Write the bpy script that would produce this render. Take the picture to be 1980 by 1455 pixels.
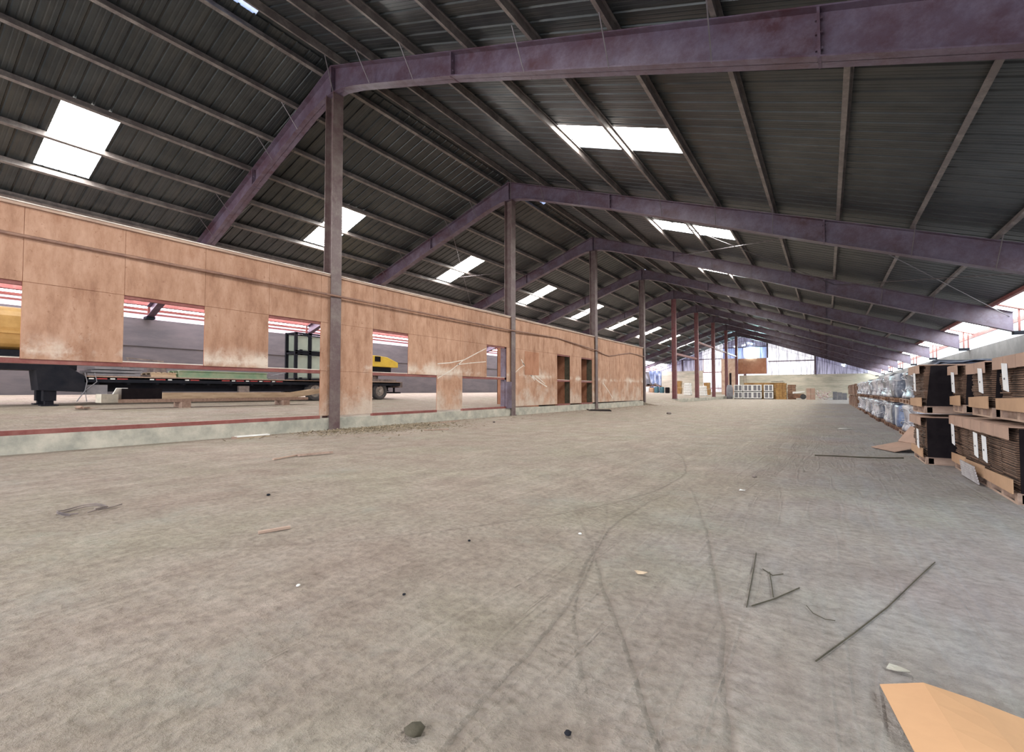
import bpy, bmesh, math, random
from mathutils import Vector, Matrix, noise
rnd = random.Random(7)
for o in list(bpy.data.objects): bpy.data.objects.remove(o)
scene = bpy.context.scene
COL = scene.collection

# ------------------------------------------------------------ camera, world, exposure
cd = bpy.data.cameras.new('camera'); cam = bpy.data.objects.new('camera', cd); COL.objects.link(cam)
cd.sensor_width = 36.0; cd.lens = 908.9/1980*36; cd.clip_start = .05; cd.clip_end = 400
cam.location = (11.786, -8.305, 1.10)
cam.rotation_euler = (math.pi/2+.0315, 0, .5899)
scene.camera = cam
vs = scene.view_settings
vs.view_transform = 'Standard'; vs.look = 'None'; vs.gamma = 1; vs.use_curve_mapping = False
vs.exposure = 0.0
W = bpy.data.worlds.new('world'); scene.world = W; W.use_nodes = True
bg = W.node_tree.nodes['Background']; bg.inputs[0].default_value = (.86, .93, 1.0, 1); bg.inputs[1].default_value = 2.2

def area(name, loc, rot, sx, sy, power, col):
    l = bpy.data.lights.new(name, 'AREA'); l.shape = 'RECTANGLE'; l.size = sx; l.size_y = sy
    l.energy = power; l.color = col
    o = bpy.data.objects.new(name, l); COL.objects.link(o); o.location = loc; o.rotation_euler = rot
    return o
# daylight entering through the open loading doors in the wall behind the camera
area('door_daylight_left', (-5.5, -14.8, 2.9), (math.radians(80), 0, 0), 9, 4.6, 1700, (1, .98, .95))
area('door_daylight_right', (8, -14.8, 2.6), (math.radians(80), 0, 0), 8.6, 4.4, 1150, (.93, .95, 1))

S = 9.14          # bay spacing
P = .35           # roof slope
ZR = 10.75        # roof sheet at the ridge
XR, XL = 18.4, -15.7
Y0, Y1 = -14.0, 82.2
SKY_E = 42.0; EAVE_E = 15.0

# ------------------------------------------------------------ materials
def nt(name):
    m = bpy.data.materials.new(name); m.use_nodes = True
    n = m.node_tree.nodes; b = n['Principled BSDF']
    return m, n, m.node_tree.links, b
def coords(n, l, scale=(1, 1, 1)):
    tc = n.new('ShaderNodeTexCoord'); mp = n.new('ShaderNodeMapping'); mp.inputs[3].default_value = scale
    l.new(tc.outputs['Object'], mp.inputs[0]); return mp.outputs[0]
def noi(n, l, vec, sc, det=4, rough=.55):
    t = n.new('ShaderNodeTexNoise'); t.inputs['Scale'].default_value = sc; t.inputs['Detail'].default_value = det
    t.inputs['Roughness'].default_value = rough; l.new(vec, t.inputs['Vector']); return t.outputs[0]
def ramp(n, l, src, stops):
    r = n.new('ShaderNodeValToRGB'); e = r.color_ramp.elements
    while len(e) < len(stops): e.new(.5)
    for k, (p, c) in enumerate(stops): e[k].position = p; e[k].color = (*c, 1) if len(c) == 3 else c
    l.new(src, r.inputs[0]); return r.outputs[0]
def mix(n, l, fac, a, b, mode='MIX'):
    m = n.new('ShaderNodeMix'); m.data_type = 'RGBA'; m.blend_type = mode
    for i, v in ((0, fac), (6, a), (7, b)):
        if hasattr(v, 'links'): l.new(v, m.inputs[i])
        elif i == 0: m.inputs[0].default_value = v
        else: m.inputs[i].default_value = (*v, 1)
    return m.outputs[2]
def mth(n, l, op, a, b=0.0, c=None):
    m = n.new('ShaderNodeMath'); m.operation = op
    for i, v in enumerate((a, b, c)):
        if v is None: continue
        if hasattr(v, 'links'): l.new(v, m.inputs[i])
        else: m.inputs[i].default_value = v
    return m.outputs[0]
def bump(n, l, b, h, st=.3, d=.02):
    u = n.new('ShaderNodeBump'); u.inputs['Strength'].default_value = st; u.inputs['Distance'].default_value = d
    l.new(h, u.inputs['Height']); l.new(u.outputs[0], b.inputs['Normal'])
def MAT(name, c1, c2=None, sc=3, rough=.7, metal=0, st=.2, bsc=20, stretch=(1, 1, 1), d=.01, lo=.35, hi=.65, spec=None):
    m, n, l, b = nt(name); c2 = c2 or tuple(x*.75 for x in c1)
    v = coords(n, l, stretch)
    l.new(ramp(n, l, noi(n, l, v, sc, 6, .65), [(lo, c1), (hi, c2)]), b.inputs['Base Color'])
    b.inputs['Roughness'].default_value = rough; b.inputs['Metallic'].default_value = metal
    if spec is not None: b.inputs['Specular IOR Level'].default_value = spec
    if st: bump(n, l, b, noi(n, l, v, bsc, 5), st, d)
    return m
def EMI(name, col, s, lines=0):
    m, n, l, b = nt(name); b.inputs['Base Color'].default_value = (.8, .82, .8, 1); b.inputs['Roughness'].default_value = .5
    b.inputs['Emission Strength'].default_value = s
    if lines:
        v = coords(n, l, (1, 1, 1)); w = n.new('ShaderNodeTexWave'); w.bands_direction = 'Y'
        w.inputs['Scale'].default_value = lines; w.inputs['Distortion'].default_value = 1.5; l.new(v, w.inputs[0])
        l.new(ramp(n, l, w.outputs[0], [(.05, tuple(x*.82 for x in col)), (.25, col)]), b.inputs['Emission Color'])
    else: b.inputs['Emission Color'].default_value = (*col, 1)
    return m

def roof_mat():
    m, n, l, b = nt('galvanised_roof_sheet')
    v = coords(n, l, (1, 1, 1)); a = noi(n, l, v, 1.3, 5); c = noi(n, l, coords(n, l, (.6, 6, .6)), 1.2, 4)
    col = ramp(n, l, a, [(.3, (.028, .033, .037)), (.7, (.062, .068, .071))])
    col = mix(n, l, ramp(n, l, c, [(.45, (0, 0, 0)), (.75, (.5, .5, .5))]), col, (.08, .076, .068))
    l.new(col, b.inputs['Base Color']); b.inputs['Roughness'].default_value = .42; b.inputs['Metallic'].default_value = .55
    bump(n, l, b, noi(n, l, v, 25, 3), .12, .01); return m
def steel_mat(name, a, c, dust, amt):
    m, n, l, b = nt(name); v = coords(n, l)
    col = ramp(n, l, noi(n, l, v, 1.1, 8, .7), [(.35, a), (.62, c)])
    f = mth(n, l, 'MULTIPLY', ramp(n, l, noi(n, l, v, 2.7, 9, .75), [(.45, (0, 0, 0)), (.72, (1, 1, 1))]), amt)
    l.new(mix(n, l, f, col, dust), b.inputs['Base Color'])
    b.inputs['Roughness'].default_value = .5; b.inputs['Specular IOR Level'].default_value = .6
    bump(n, l, b, noi(n, l, v, 30, 4), .15, .01); return m
def floor_mat():
    m, n, l, b = nt('dusty_dirt_floor'); v = coords(n, l)
    big = noi(n, l, v, .35, 5, .6); mid = noi(n, l, v, 2.2, 8, .7); fine = noi(n, l, v, 16, 6, .7)
    dirt = ramp(n, l, mid, [(.26, (.36, .295, .24)), (.5, (.50, .425, .355)), (.74, (.62, .55, .475))])
    conc = ramp(n, l, mid, [(.28, (.26, .245, .255)), (.5, (.335, .32, .33)), (.75, (.41, .39, .40))])
    sx = n.new('ShaderNodeSeparateXYZ'); l.new(v, sx.inputs[0])
    # dust thins out toward the pallets on the right
    side = mth(n, l, 'ADD', mth(n, l, 'MULTIPLY', mth(n, l, 'SUBTRACT', sx.outputs[0], 10.4), .5), mth(n, l, 'MULTIPLY', mth(n, l, 'SUBTRACT', big, .5), 2.2))
    cl = n.new('ShaderNodeClamp'); l.new(side, cl.inputs[0])
    col = mix(n, l, cl.outputs[0], dirt, conc)
    # wheel tracks: long bands that wander along the building
    tv = coords(n, l, (1.5, .13, 1)); tr = noi(n, l, tv, 1.6, 3, .5)
    tv2 = n.new('ShaderNodeMapping'); tv2.inputs[2].default_value = (0, 0, .55); tv2.inputs[3].default_value = (2.1, .2, 1)
    l.new(v, tv2.inputs[0]); tr2 = noi(n, l, tv2.outputs[0], 1.5, 3, .5)
    def band(x): return ramp(n, l, x, [(.40, (0, 0, 0)), (.47, (1, 1, 1)), (.50, (.2, .2, .2)), (.53, (1, 1, 1)), (.6, (0, 0, 0))])
    trk = mix(n, l, 1.0, band(tr), band(tr2), 'LIGHTEN')
    col = mix(n, l, mth(n, l, 'MULTIPLY', trk, .30), col, (.29, .235, .195))
    gr = ramp(n, l, fine, [(.3, (.68, .67, .66)), (.6, (1.06, 1.05, 1.04))])
    col = mix(n, l, 1.0, col, gr, 'MULTIPLY')
    # pale green and white dust blotches
    col = mix(n, l, mth(n, l, 'MULTIPLY', ramp(n, l, noi(n, l, v, .9, 6, .7), [(.56, (0, 0, 0)), (.72, (1, 1, 1))]), .35), col, (.47, .49, .44))
    # curved wheel ruts with tread bars beside them
    arcs = [(-6.05, -9.15, 17.71, 11.3, -5.8, 3.2), (110.77, 55.44, 117.29, 11.06, -6.3, 2.0), (2.14, -7.61, 8.65, 10.67, -6.2, 2.2), (286.76, -100.82, 295.76, 7.2, -4.2, 9.0), (4.63, -2.39, 5.59, 9.9, -3.6, 4.5), (14.92, -4.18, 4.62, 10.4, -5.0, 2.2)]
    rut = None; tread = None
    for cx, cy, R, mx, my, LL in arcs:
        dx = mth(n, l, 'SUBTRACT', sx.outputs[0], cx); dy = mth(n, l, 'SUBTRACT', sx.outputs[1], cy)
        rr = mth(n, l, 'SQRT', mth(n, l, 'ADD', mth(n, l, 'MULTIPLY', dx, dx), mth(n, l, 'MULTIPLY', dy, dy)))
        dd = mth(n, l, 'ABSOLUTE', mth(n, l, 'ADD', mth(n, l, 'SUBTRACT', rr, R), mth(n, l, 'MULTIPLY', mth(n, l, 'SUBTRACT', big, .5), .25)))
        ex = mth(n, l, 'SUBTRACT', sx.outputs[0], mx); ey = mth(n, l, 'SUBTRACT', sx.outputs[1], my)
        far = mth(n, l, 'SQRT', mth(n, l, 'ADD', mth(n, l, 'MULTIPLY', ex, ex), mth(n, l, 'MULTIPLY', ey, ey)))
        mk = n.new('ShaderNodeClamp'); l.new(mth(n, l, 'SUBTRACT', 1.4, mth(n, l, 'DIVIDE', far, LL)), mk.inputs[0])
        a = n.new('ShaderNodeClamp'); l.new(mth(n, l, 'SUBTRACT', 1.0, mth(n, l, 'DIVIDE', dd, .022)), a.inputs[0])
        c2 = n.new('ShaderNodeClamp'); l.new(mth(n, l, 'MULTIPLY', mth(n, l, 'SUBTRACT', 1.0, mth(n, l, 'DIVIDE', dd, .16)), 2.5), c2.inputs[0])
        ang = mth(n, l, 'MULTIPLY', mth(n, l, 'ARCTAN2', dy, dx), R*2*math.pi/.055)
        sn = mth(n, l, 'MULTIPLY', mth(n, l, 'SINE', mth(n, l, 'ADD', ang, mth(n, l, 'MULTIPLY', dd, 40.0))), c2.outputs[0])
        a = mth(n, l, 'MULTIPLY', a.outputs[0], mk.outputs[0]); sn = mth(n, l, 'MULTIPLY', sn, mk.outputs[0])
        rut = a if rut is None else mth(n, l, 'MAXIMUM', rut, a)
        tread = sn if tread is None else mth(n, l, 'ADD', tread, sn)
    col = mix(n, l, mth(n, l, 'MULTIPLY', rut, .38), col, (.23, .185, .15))
    hue = noi(n, l, v, .6, 4, .6)
    col = mix(n, l, 1.0, col, ramp(n, l, hue, [(.34, (.965, 1.0, .955)), (.5, (1, 1, 1)), (.66, (1.0, .955, .965))]), 'MULTIPLY')
    l.new(col, b.inputs['Base Color']); b.inputs['Roughness'].default_value = .82; b.inputs['Specular IOR Level'].default_value = .25
    # tread marks (bars across the tracks) + clods
    wv = n.new('ShaderNodeTexWave'); wv.bands_direction = 'Y'; wv.inputs['Scale'].default_value = 4.2
    wv.inputs['Distortion'].default_value = 7; wv.inputs['Detail Scale'].default_value = 1.5; l.new(v, wv.inputs[0])
    h = mth(n, l, 'ADD', mth(n, l, 'MULTIPLY', wv.outputs[0], mth(n, l, 'MULTIPLY', trk, .22)), mth(n, l, 'MULTIPLY', fine, 1.3))
    h = mth(n, l, 'SUBTRACT', h, mth(n, l, 'MULTIPLY', trk, .45))
    vo = n.new('ShaderNodeTexVoronoi'); vo.inputs['Scale'].default_value = 9; l.new(mix(n, l, .12, v, n.new('ShaderNodeTexNoise').outputs[1]), vo.inputs[0])
    h = mth(n, l, 'ADD', h, mth(n, l, 'MULTIPLY', vo.outputs[0], .45))
    h = mth(n, l, 'ADD', h, mth(n, l, 'MULTIPLY', mid, 1.2))
    h = mth(n, l, 'ADD', h, mth(n, l, 'SUBTRACT', mth(n, l, 'MULTIPLY', tread, .13), mth(n, l, 'MULTIPLY', rut, .5)))
    soft = mth(n, l, 'SUBTRACT', 1.0, mth(n, l, 'MULTIPLY', cl.outputs[0], .75))
    bump(n, l, b, mth(n, l, 'MULTIPLY', h, soft), 1.0, .06); return m
def ply_mat(name, tint=(1, 1, 1), dirt=True):
    m, n, l, b = nt(name); v = coords(n, l)
    s = n.new('ShaderNodeSeparateXYZ'); l.new(v, s.inputs[0])
    g = noi(n, l, coords(n, l, (1, 2.2, .8)), 1.5, 9, .72)
    t = lambda c: tuple(c[i]*tint[i] for i in range(3))
    col = ramp(n, l, g, [(.28, t((.25, .13, .085))), (.48, t((.40, .235, .16))), (.72, t((.52, .335, .245)))])
    idx = mth(n, l, 'FLOOR', mth(n, l, 'MULTIPLY', mth(n, l, 'ADD', s.outputs[1], .09), 1/1.4645))
    wn = n.new('ShaderNodeTexWhiteNoise'); wn.noise_dimensions = '1D'; l.new(idx, wn.inputs['W'])
    col = mix(n, l, .65, col, ramp(n, l, wn.outputs[0], [(0, (.86, .82, .80)), (1, (1.12, 1.10, 1.08))]), 'MULTIPLY')
    if dirt:
        # whitish splash dirt: along the floor and around z = 1.7
        nz = noi(n, l, v, 1.1, 8, .72)
        low = mth(n, l, 'SUBTRACT', 1.75, mth(n, l, 'MULTIPLY', s.outputs[2], 1.0))
        f = mth(n, l, 'ADD', mth(n, l, 'MULTIPLY', mth(n, l, 'SUBTRACT', nz, .53), 4.5), mth(n, l, 'MULTIPLY', low, .55))
        c1 = n.new('ShaderNodeClamp'); l.new(f, c1.inputs[0])
        bd = mth(n, l, 'SUBTRACT', 1.0, mth(n, l, 'MULTIPLY', mth(n, l, 'ABSOLUTE', mth(n, l, 'SUBTRACT', s.outputs[2], 1.80)), 2.6))
        f2 = mth(n, l, 'ADD', mth(n, l, 'MULTIPLY', mth(n, l, 'SUBTRACT', noi(n, l, v, .8, 9, .72), .5), 7), mth(n, l, 'SUBTRACT', mth(n, l, 'MULTIPLY', bd, .9), .42))
        c2 = n.new('ShaderNodeClamp'); l.new(mth(n, l, 'MULTIPLY', f2, mth(n, l, 'MAXIMUM', bd, 0.0)), c2.inputs[0])
        col = mix(n, l, mth(n, l, 'MULTIPLY', c1.outputs[0], .7), col, (.58, .50, .43))
        col = mix(n, l, mth(n, l, 'MULTIPLY', c2.outputs[0], .75), col, (.70, .62, .54))
        # rust brown specks and drips
        sp = ramp(n, l, noi(n, l, v, 9, 4, .7), [(.62, (0, 0, 0)), (.68, (1, 1, 1))])
        drip = ramp(n, l, noi(n, l, coords(n, l, (1, 1.6, .6)), 1.3, 9, .78), [(.55, (0, 0, 0)), (.68, (1, 1, 1))]); col = mix(n, l, mth(n, l, 'MULTIPLY', drip, .45), col, (.24, .10, .055))
        col = mix(n, l, mth(n, l, 'MULTIPLY', sp, .55), col, (.22, .10, .06))
    l.new(col, b.inputs['Base Color']); b.inputs['Roughness'].default_value = .75; b.inputs['Specular IOR Level'].default_value = .2
    bump(n, l, b, noi(n, l, v, 30, 4), .1, .01); return m
def wrap_mat(name, a, c, d):
    m, n, l, b = nt(name); v = coords(n, l, (1.6, 2.2, .5)); t = noi(n, l, v, 1.7, 5, .55)
    l.new(ramp(n, l, t, [(.34, a), (.5, c), (.64, d)]), b.inputs['Base Color'])
    b.inputs['Roughness'].default_value = .33; b.inputs['Coat Weight'].default_value = .25
    bump(n, l, b, noi(n, l, coords(n, l, (1, 1, 4)), 3, 4), .5, .04); return m
def sheets_mat(name, a, c):
    m, n, l, b = nt(name); v = coords(n, l)
    w = n.new('ShaderNodeTexWave'); w.bands_direction = 'Z'; w.inputs['Scale'].default_value = 14
    w.inputs['Distortion'].default_value = 1.2; w.inputs['Detail'].default_value = 3; l.new(v, w.inputs[0])
    col = ramp(n, l, w.outputs[0], [(.2, a), (.8, c)])
    col = mix(n, l, .8, col, ramp(n, l, noi(n, l, coords(n, l, (1, 5, 1)), 2, 5), [(.35, (.62, .6, .58)), (.65, (1.15, 1.1, 1.05))]), 'MULTIPLY')
    l.new(col, b.inputs['Base Color']); b.inputs['Roughness'].default_value = .85
    bump(n, l, b, w.outputs[0], .5, .01); return m

M = dict(
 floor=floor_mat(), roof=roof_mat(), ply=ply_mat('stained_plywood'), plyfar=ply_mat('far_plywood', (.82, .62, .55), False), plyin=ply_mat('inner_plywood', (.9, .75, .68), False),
 rafter=steel_mat('oxide_painted_steel', (.062, .022, .032), (.105, .078, .118), (.20, .17, .23), .5),
 stem=MAT('dry_dark_stem', (.05, .045, .03), (.09, .075, .05), 6, .9, st=.6, bsc=60),
 col=steel_mat('column_steel', (.085, .040, .045), (.125, .085, .082), (.22, .185, .165), .7),
 colred=steel_mat('red_column_steel', (.20, .035, .045), (.17, .07, .075), (.30, .22, .20), .4),
 purlin=steel_mat('dusty_purlin_steel', (.085, .07, .07), (.13, .11, .105), (.29, .26, .24), .8),
 red=steel_mat('red_oxide_steel', (.15, .030, .026), (.22, .060, .050), (.36, .20, .17), .35),
 rod=MAT('bare_rod', (.16, .14, .15), rough=.4, metal=.5, st=0),
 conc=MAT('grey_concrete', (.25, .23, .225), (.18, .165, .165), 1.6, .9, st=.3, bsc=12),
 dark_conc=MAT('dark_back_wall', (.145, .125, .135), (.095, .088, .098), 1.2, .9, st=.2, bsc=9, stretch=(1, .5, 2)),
 kerb=MAT('weathered_kerb_concrete', (.50, .46, .39), (.29, .285, .245), 2.4, .95, st=.6, bsc=14, d=.02),
 endc=MAT('dusty_end_wall', (.58, .52, .43), (.36, .34, .28), .9, .9, st=.2, stretch=(.5, 1, 2.2)),
 cap=MAT('dusty_timber', (.50, .36, .28), (.33, .22, .17), 3, .85, stretch=(1, .4, 3)),
 dust=MAT('white_dust', (.72, .66, .60), (.55, .48, .42), 4, .95),
 pipe=MAT('old_conduit', (.30, .17, .12), (.17, .09, .07), 3, .6),
 wood=MAT('pale_timber', (.58, .45, .32), (.40, .29, .19), 3, .8, stretch=(3, .5, 3)),
 pallet=MAT('pallet_timber', (.42, .30, .24), (.28, .19, .15), 5, .85, stretch=(1, 3, 3)),
 card=MAT('brown_cardboard', (.50, .31, .19), (.38, .23, .14), 2, .8, st=.05),
 cardlt=MAT('cardboard_sheet_near', (.63, .36, .19), (.52, .29, .15), 1.2, .75, st=.04, bsc=60),
 cardpink=MAT('dusty_cardboard', (.46, .30, .23), (.36, .24, .19), 2, .8, st=.05),
 sheets=sheets_mat('stacked_cardboard_edges', (.06, .034, .024), (.24, .145, .10)),
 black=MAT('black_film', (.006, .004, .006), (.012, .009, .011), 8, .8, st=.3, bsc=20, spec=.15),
 rubber=MAT('tyre_rubber', (.035, .035, .04), (.07, .065, .065), 6, .85),
 rim=MAT('wheel_rim', (.45, .44, .42), (.25, .22, .2), 5, .5, .3),
 blk=MAT('black_chassis_paint', (.009, .011, .017), (.02, .02, .026), 2, .7, spec=.1),
 white=MAT('white_paint', (.8, .8, .78), (.7, .68, .66), 4, .6, st=0),
 redtape=MAT('red_tape', (.42, .05, .05), (.3, .04, .04), 4, .5, st=0),
 green=MAT('faded_green_steel', (.20, .33, .22), (.35, .40, .28), 2.5, .7),
 grn2=MAT('pale_green_panel', (.42, .47, .41), (.33, .38, .34), 1.5, .6),
 yellow=MAT('yellow_machine_paint', (.72, .50, .05), (.55, .36, .04), 2.5, .5),
 ochre=MAT('ochre_tank_paint', (.60, .36, .13), (.42, .24, .07), 1.5, .5),
 paper=MAT('paper_label', (.82, .82, .84), (.74, .75, .78), 5, .7, st=0),
 ink=MAT('printed_ink', (.12, .12, .14), None, 4, .8, st=0),
 w1=wrap_mat('clear_film_over_white_load', (.16, .18, .26), (.52, .51, .57), (.72, .70, .73)),
 w2=wrap_mat('clear_film_over_dark_load', (.03, .035, .055), (.13, .15, .21), (.55, .57, .63)),
 w3=wrap_mat('clear_film_over_blue_load', (.06, .08, .16), (.20, .27, .46), (.62, .65, .74)),
 brn=MAT('brown_bundle', (.30, .16, .09), (.12, .06, .045), 3, .8, stretch=(1, 2, 3)),
 junk=MAT('dark_scrap', (.10, .08, .08), (.25, .2, .18), 4, .8),
 teal=MAT('teal_plastic', (.05, .16, .20), (.04, .10, .13), 3, .4, st=0),
 grey=MAT('grey_case', (.22, .21, .23), (.14, .14, .16), 3, .6),
 sky=EMI('sunlit_skylight', (1.0, .985, .93), SKY_E, 1.4), eave=EMI('sunlit_eave_panel', (.90, 1.0, 1.0), EAVE_E, 1.4),
 eaveL=EMI('sunlit_left_eave_panel', (1.0, .95, 1.0), EAVE_E*.8, 0),
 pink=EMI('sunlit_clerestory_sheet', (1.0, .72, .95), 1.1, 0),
 ridge=EMI('blue_ridge_vent', (.38, .55, 1.0), .9, 2.0),
 glare=EMI('low_sun_glare', (.55, .93, 1.0), 200.0), hole=EMI('nail_hole_daylight', (.8, .95, 1.0), 12.0),
)
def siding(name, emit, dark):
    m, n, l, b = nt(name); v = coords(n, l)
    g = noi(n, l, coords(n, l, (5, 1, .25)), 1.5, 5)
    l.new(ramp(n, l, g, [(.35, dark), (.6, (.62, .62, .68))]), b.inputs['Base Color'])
    l.new(ramp(n, l, g, [(.38, tuple(x*.28 for x in emit)), (.60, emit)]), b.inputs['Emission Color']); b.inputs['Emission Strength'].default_value = 1.1  # daylight through the sheets put in as emission, on the dim ones too
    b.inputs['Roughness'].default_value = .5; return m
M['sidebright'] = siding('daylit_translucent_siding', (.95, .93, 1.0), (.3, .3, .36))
M['sidedim'] = siding('weathered_glow_siding', (.16, .15, .26), (.14, .14, .22))
M['sideblue'] = siding('weathered_blue_glow_siding', (.16, .24, .55), (.2, .22, .4))

# ------------------------------------------------------------ mesh helpers
class MB:
    def __init__(s): s.v = []; s.f = []; s.sm = False
    def box(s, x0, x1, y0, y1, z0, z1):
        i = len(s.v)
        s.v += [(x, y, z) for z in (z0, z1) for y in (y0, y1) for x in (x0, x1)]
        s.f += [tuple(i+k for k in q) for q in ((0, 2, 3, 1), (4, 5, 7, 6), (0, 1, 5, 4), (2, 6, 7, 3), (0, 4, 6, 2), (1, 3, 7, 5))]
        return s
    def bar(s, a, b, w, h, up=(0, 0, 1)):
        a, b = Vector(a), Vector(b); d = (b-a).normalized(); u = Vector(up)
        if abs(d.dot(u)) > .99: u = Vector((1, 0, 0))
        r = d.cross(u).normalized(); u = r.cross(d)
        i = len(s.v)
        for p in (a, b):
            for q, t in ((-1, -1), (1, -1), (1, 1), (-1, 1)): s.v.append(tuple(p+r*q*w/2+u*t*h/2))
        s.f += [(i, i+1, i+2, i+3), (i+7, i+6, i+5, i+4)]+[(i+k, i+4+k, i+4+(k+1) % 4, i+(k+1) % 4) for k in range(4)]
        return s
    def tube(s, pts, r, n=8, caps=True):
        pts = [Vector(p) for p in pts]; rings = []
        for k, p in enumerate(pts):
            d = (pts[min(k+1, len(pts)-1)]-pts[max(k-1, 0)]).normalized()
            u = Vector((0, 0, 1)) if abs(d.z) < .95 else Vector((1, 0, 0))
            a = d.cross(u).normalized(); c = a.cross(d); i = len(s.v); rr = r[k] if isinstance(r, (list, tuple)) else r
            s.v += [tuple(p+(a*math.cos(t)+c*math.sin(t))*rr) for t in [2*math.pi*j/n for j in range(n)]]
            rings.append(i)
        for a, b in zip(rings, rings[1:]):
            s.f += [(a+j, a+(j+1) % n, b+(j+1) % n, b+j) for j in range(n)]
        if caps: s.f += [tuple(rings[0]+j for j in range(n))[::-1], tuple(rings[-1]+j for j in range(n))]
        return s
    def prism(s, pts, a, b, ax):      # polygon in the plane normal to ax, extruded a..b
        def P3(p, t): return {0: (t, p[0], p[1]), 1: (p[0], t, p[1]), 2: (p[0], p[1], t)}[ax]
        n = len(pts); i = len(s.v); s.v += [P3(p, a) for p in pts]+[P3(p, b) for p in pts]
        s.f += [tuple(range(i, i+n)), tuple(range(i+2*n-1, i+n-1, -1))]+[(i+k, i+(k+1) % n, i+n+(k+1) % n, i+n+k) for k in range(n)]
        return s
    def quad(s, *p):
        i = len(s.v); s.v += list(p); s.f.append(tuple(range(i, i+len(p)))); return s
    def mesh(s, name, m, smooth=False, bev=0):
        me = bpy.data.meshes.new(name); me.from_pydata(s.v, [], s.f); me.materials.append(m)
        bm = bmesh.new(); bm.from_mesh(me); bmesh.ops.recalc_face_normals(bm, faces=bm.faces)
        if bev: bmesh.ops.bevel(bm, geom=bm.edges[:], offset=bev, segments=1, affect='EDGES')
        bm.to_mesh(me); bm.free()
        if smooth:
            for p in me.polygons: p.use_smooth = True
        return me
    def build(s, name, m, parent=None, smooth=False, label=None, bev=0):
        o = bpy.data.objects.new(name, s.mesh(name, m, smooth, bev)); COL.objects.link(o)
        if parent is not None: o.parent = parent
        if label: o['label'] = label
        return o
def tag(o, label, cat, group=None, kind=None):
    o['label'] = label; o['category'] = cat
    if group: o['group'] = group
    if kind: o['kind'] = kind
    return o
def thing(name, loc, label, cat, group=None, rz=0, kind=None):
    o = bpy.data.objects.new(name, None); o.empty_display_size = .2; COL.objects.link(o); o.location = loc; o.rotation_euler = (0, 0, rz)
    return tag(o, label, cat, group, kind)
def dup(root, loc, rz=None, label=None, group=None):
    def cp(o, par):
        c = o.copy(); COL.objects.link(c); c.parent = par
        for ch in [x for x in kids.get(o, [])]: cp(ch, c)
        return c
    kids = {}
    stack = [root]
    while stack:
        q = stack.pop(); kids[q] = list(q.children); stack += kids[q]
    c = cp(root, None); c.location = loc
    if rz is not None: c.rotation_euler = (0, 0, rz)
    if label: c['label'] = label
    if group: c['group'] = group
    return c
ORD = ['first', 'second', 'third', 'fourth', 'fifth', 'sixth', 'seventh', 'eighth', 'ninth', 'tenth', 'eleventh', 'twelfth', 'thirteenth', 'fourteenth', 'fifteenth', 'sixteenth', 'seventeenth', 'eighteenth', 'nineteenth', 'twentieth', 'twenty-first']
def zroof(x): return ZR-P*abs(x)

# ------------------------------------------------------------ floors
tag(MB().box(-.1, XR+.3, Y0-6, Y1, -.3, 0).build('floor', M['floor']), 'wide dusty dirt floor of the warehouse with wheel tracks', 'floor', kind='structure')
fl = MB()
prof = [(-.12, .30), (-1.2, .37), (-4, .47), (-8, .60), (-12, .76), (XL+.1, .93)]
fl.prism([(x, z) for x, z in prof]+[(XL+.1, -.3), (-.12, -.3)], Y0, Y1, 1)
tag(fl.build('floor', M['floor']), 'raised dirt floor of the bay beyond the plywood partition', 'floor', kind='structure')
def zl(x):
    for (a, za), (b, zb) in zip(prof, prof[1:]):
        if b <= x <= a: return za+(zb-za)*(x-a)/(b-a)
    return .93

# ------------------------------------------------------------ roof
RIB = .381
def roof_profile(y0, y1):
    pts = []; y = math.floor(y0/RIB)*RIB
    while y < y1+RIB:
        for dy, dz in ((0, 0), (.018, .034), (.055, .034), (.073, 0), (.16, 0), (.172, .004), (.19, .004), (.202, 0), (.262, 0), (.274, .004), (.292, .004), (.304, 0)):
            yy = y+dy
            if y0 <= yy <= y1: pts.append((yy, dz))
        y += RIB
    return [(y0, 0)]+pts+[(y1, 0)]
SKR = [(5.31, 8.74)]; 
sky_right = [(k*S+4.4-.75, k*S+4.4+.75) for k in range(-1, 9)]
sky_left = [(c-.64, c+.64) for c in [-4.1, 4.7]+[k*S+4.35 for k in range(1, 9)]]
def slope(side, bands):
    m = MB()
    for xa, xb, holes in bands:
        ys = [Y0]+[t for h in holes for t in h]+[Y1]
        for a, b in zip(ys[::2], ys[1::2]):
            pr = roof_profile(a, b); i = len(m.v)
            for y, dz in pr:
                m.v.append((side*xa, y, zroof(xa)+dz)); m.v.append((side*xb, y, zroof(xb)+dz))
            m.f += [(i+2*k, i+2*k+1, i+2*k+3, i+2*k+2) for k in range(len(pr)-1)]
    return m
tag(slope(1, [(.16, 5.40, []), (5.40, 8.62, sky_right), (8.62, 17.45, [])]).build('ceiling', M['roof']), 'corrugated metal underside of the right roof slope', 'roof', kind='structure')
tag(slope(-1, [(.16, 5.02, []), (5.02, 7.95, sky_left), (7.95, 13.3, [])]).build('ceiling', M['roof']), 'corrugated metal underside of the left roof slope', 'roof', kind='structure')
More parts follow.
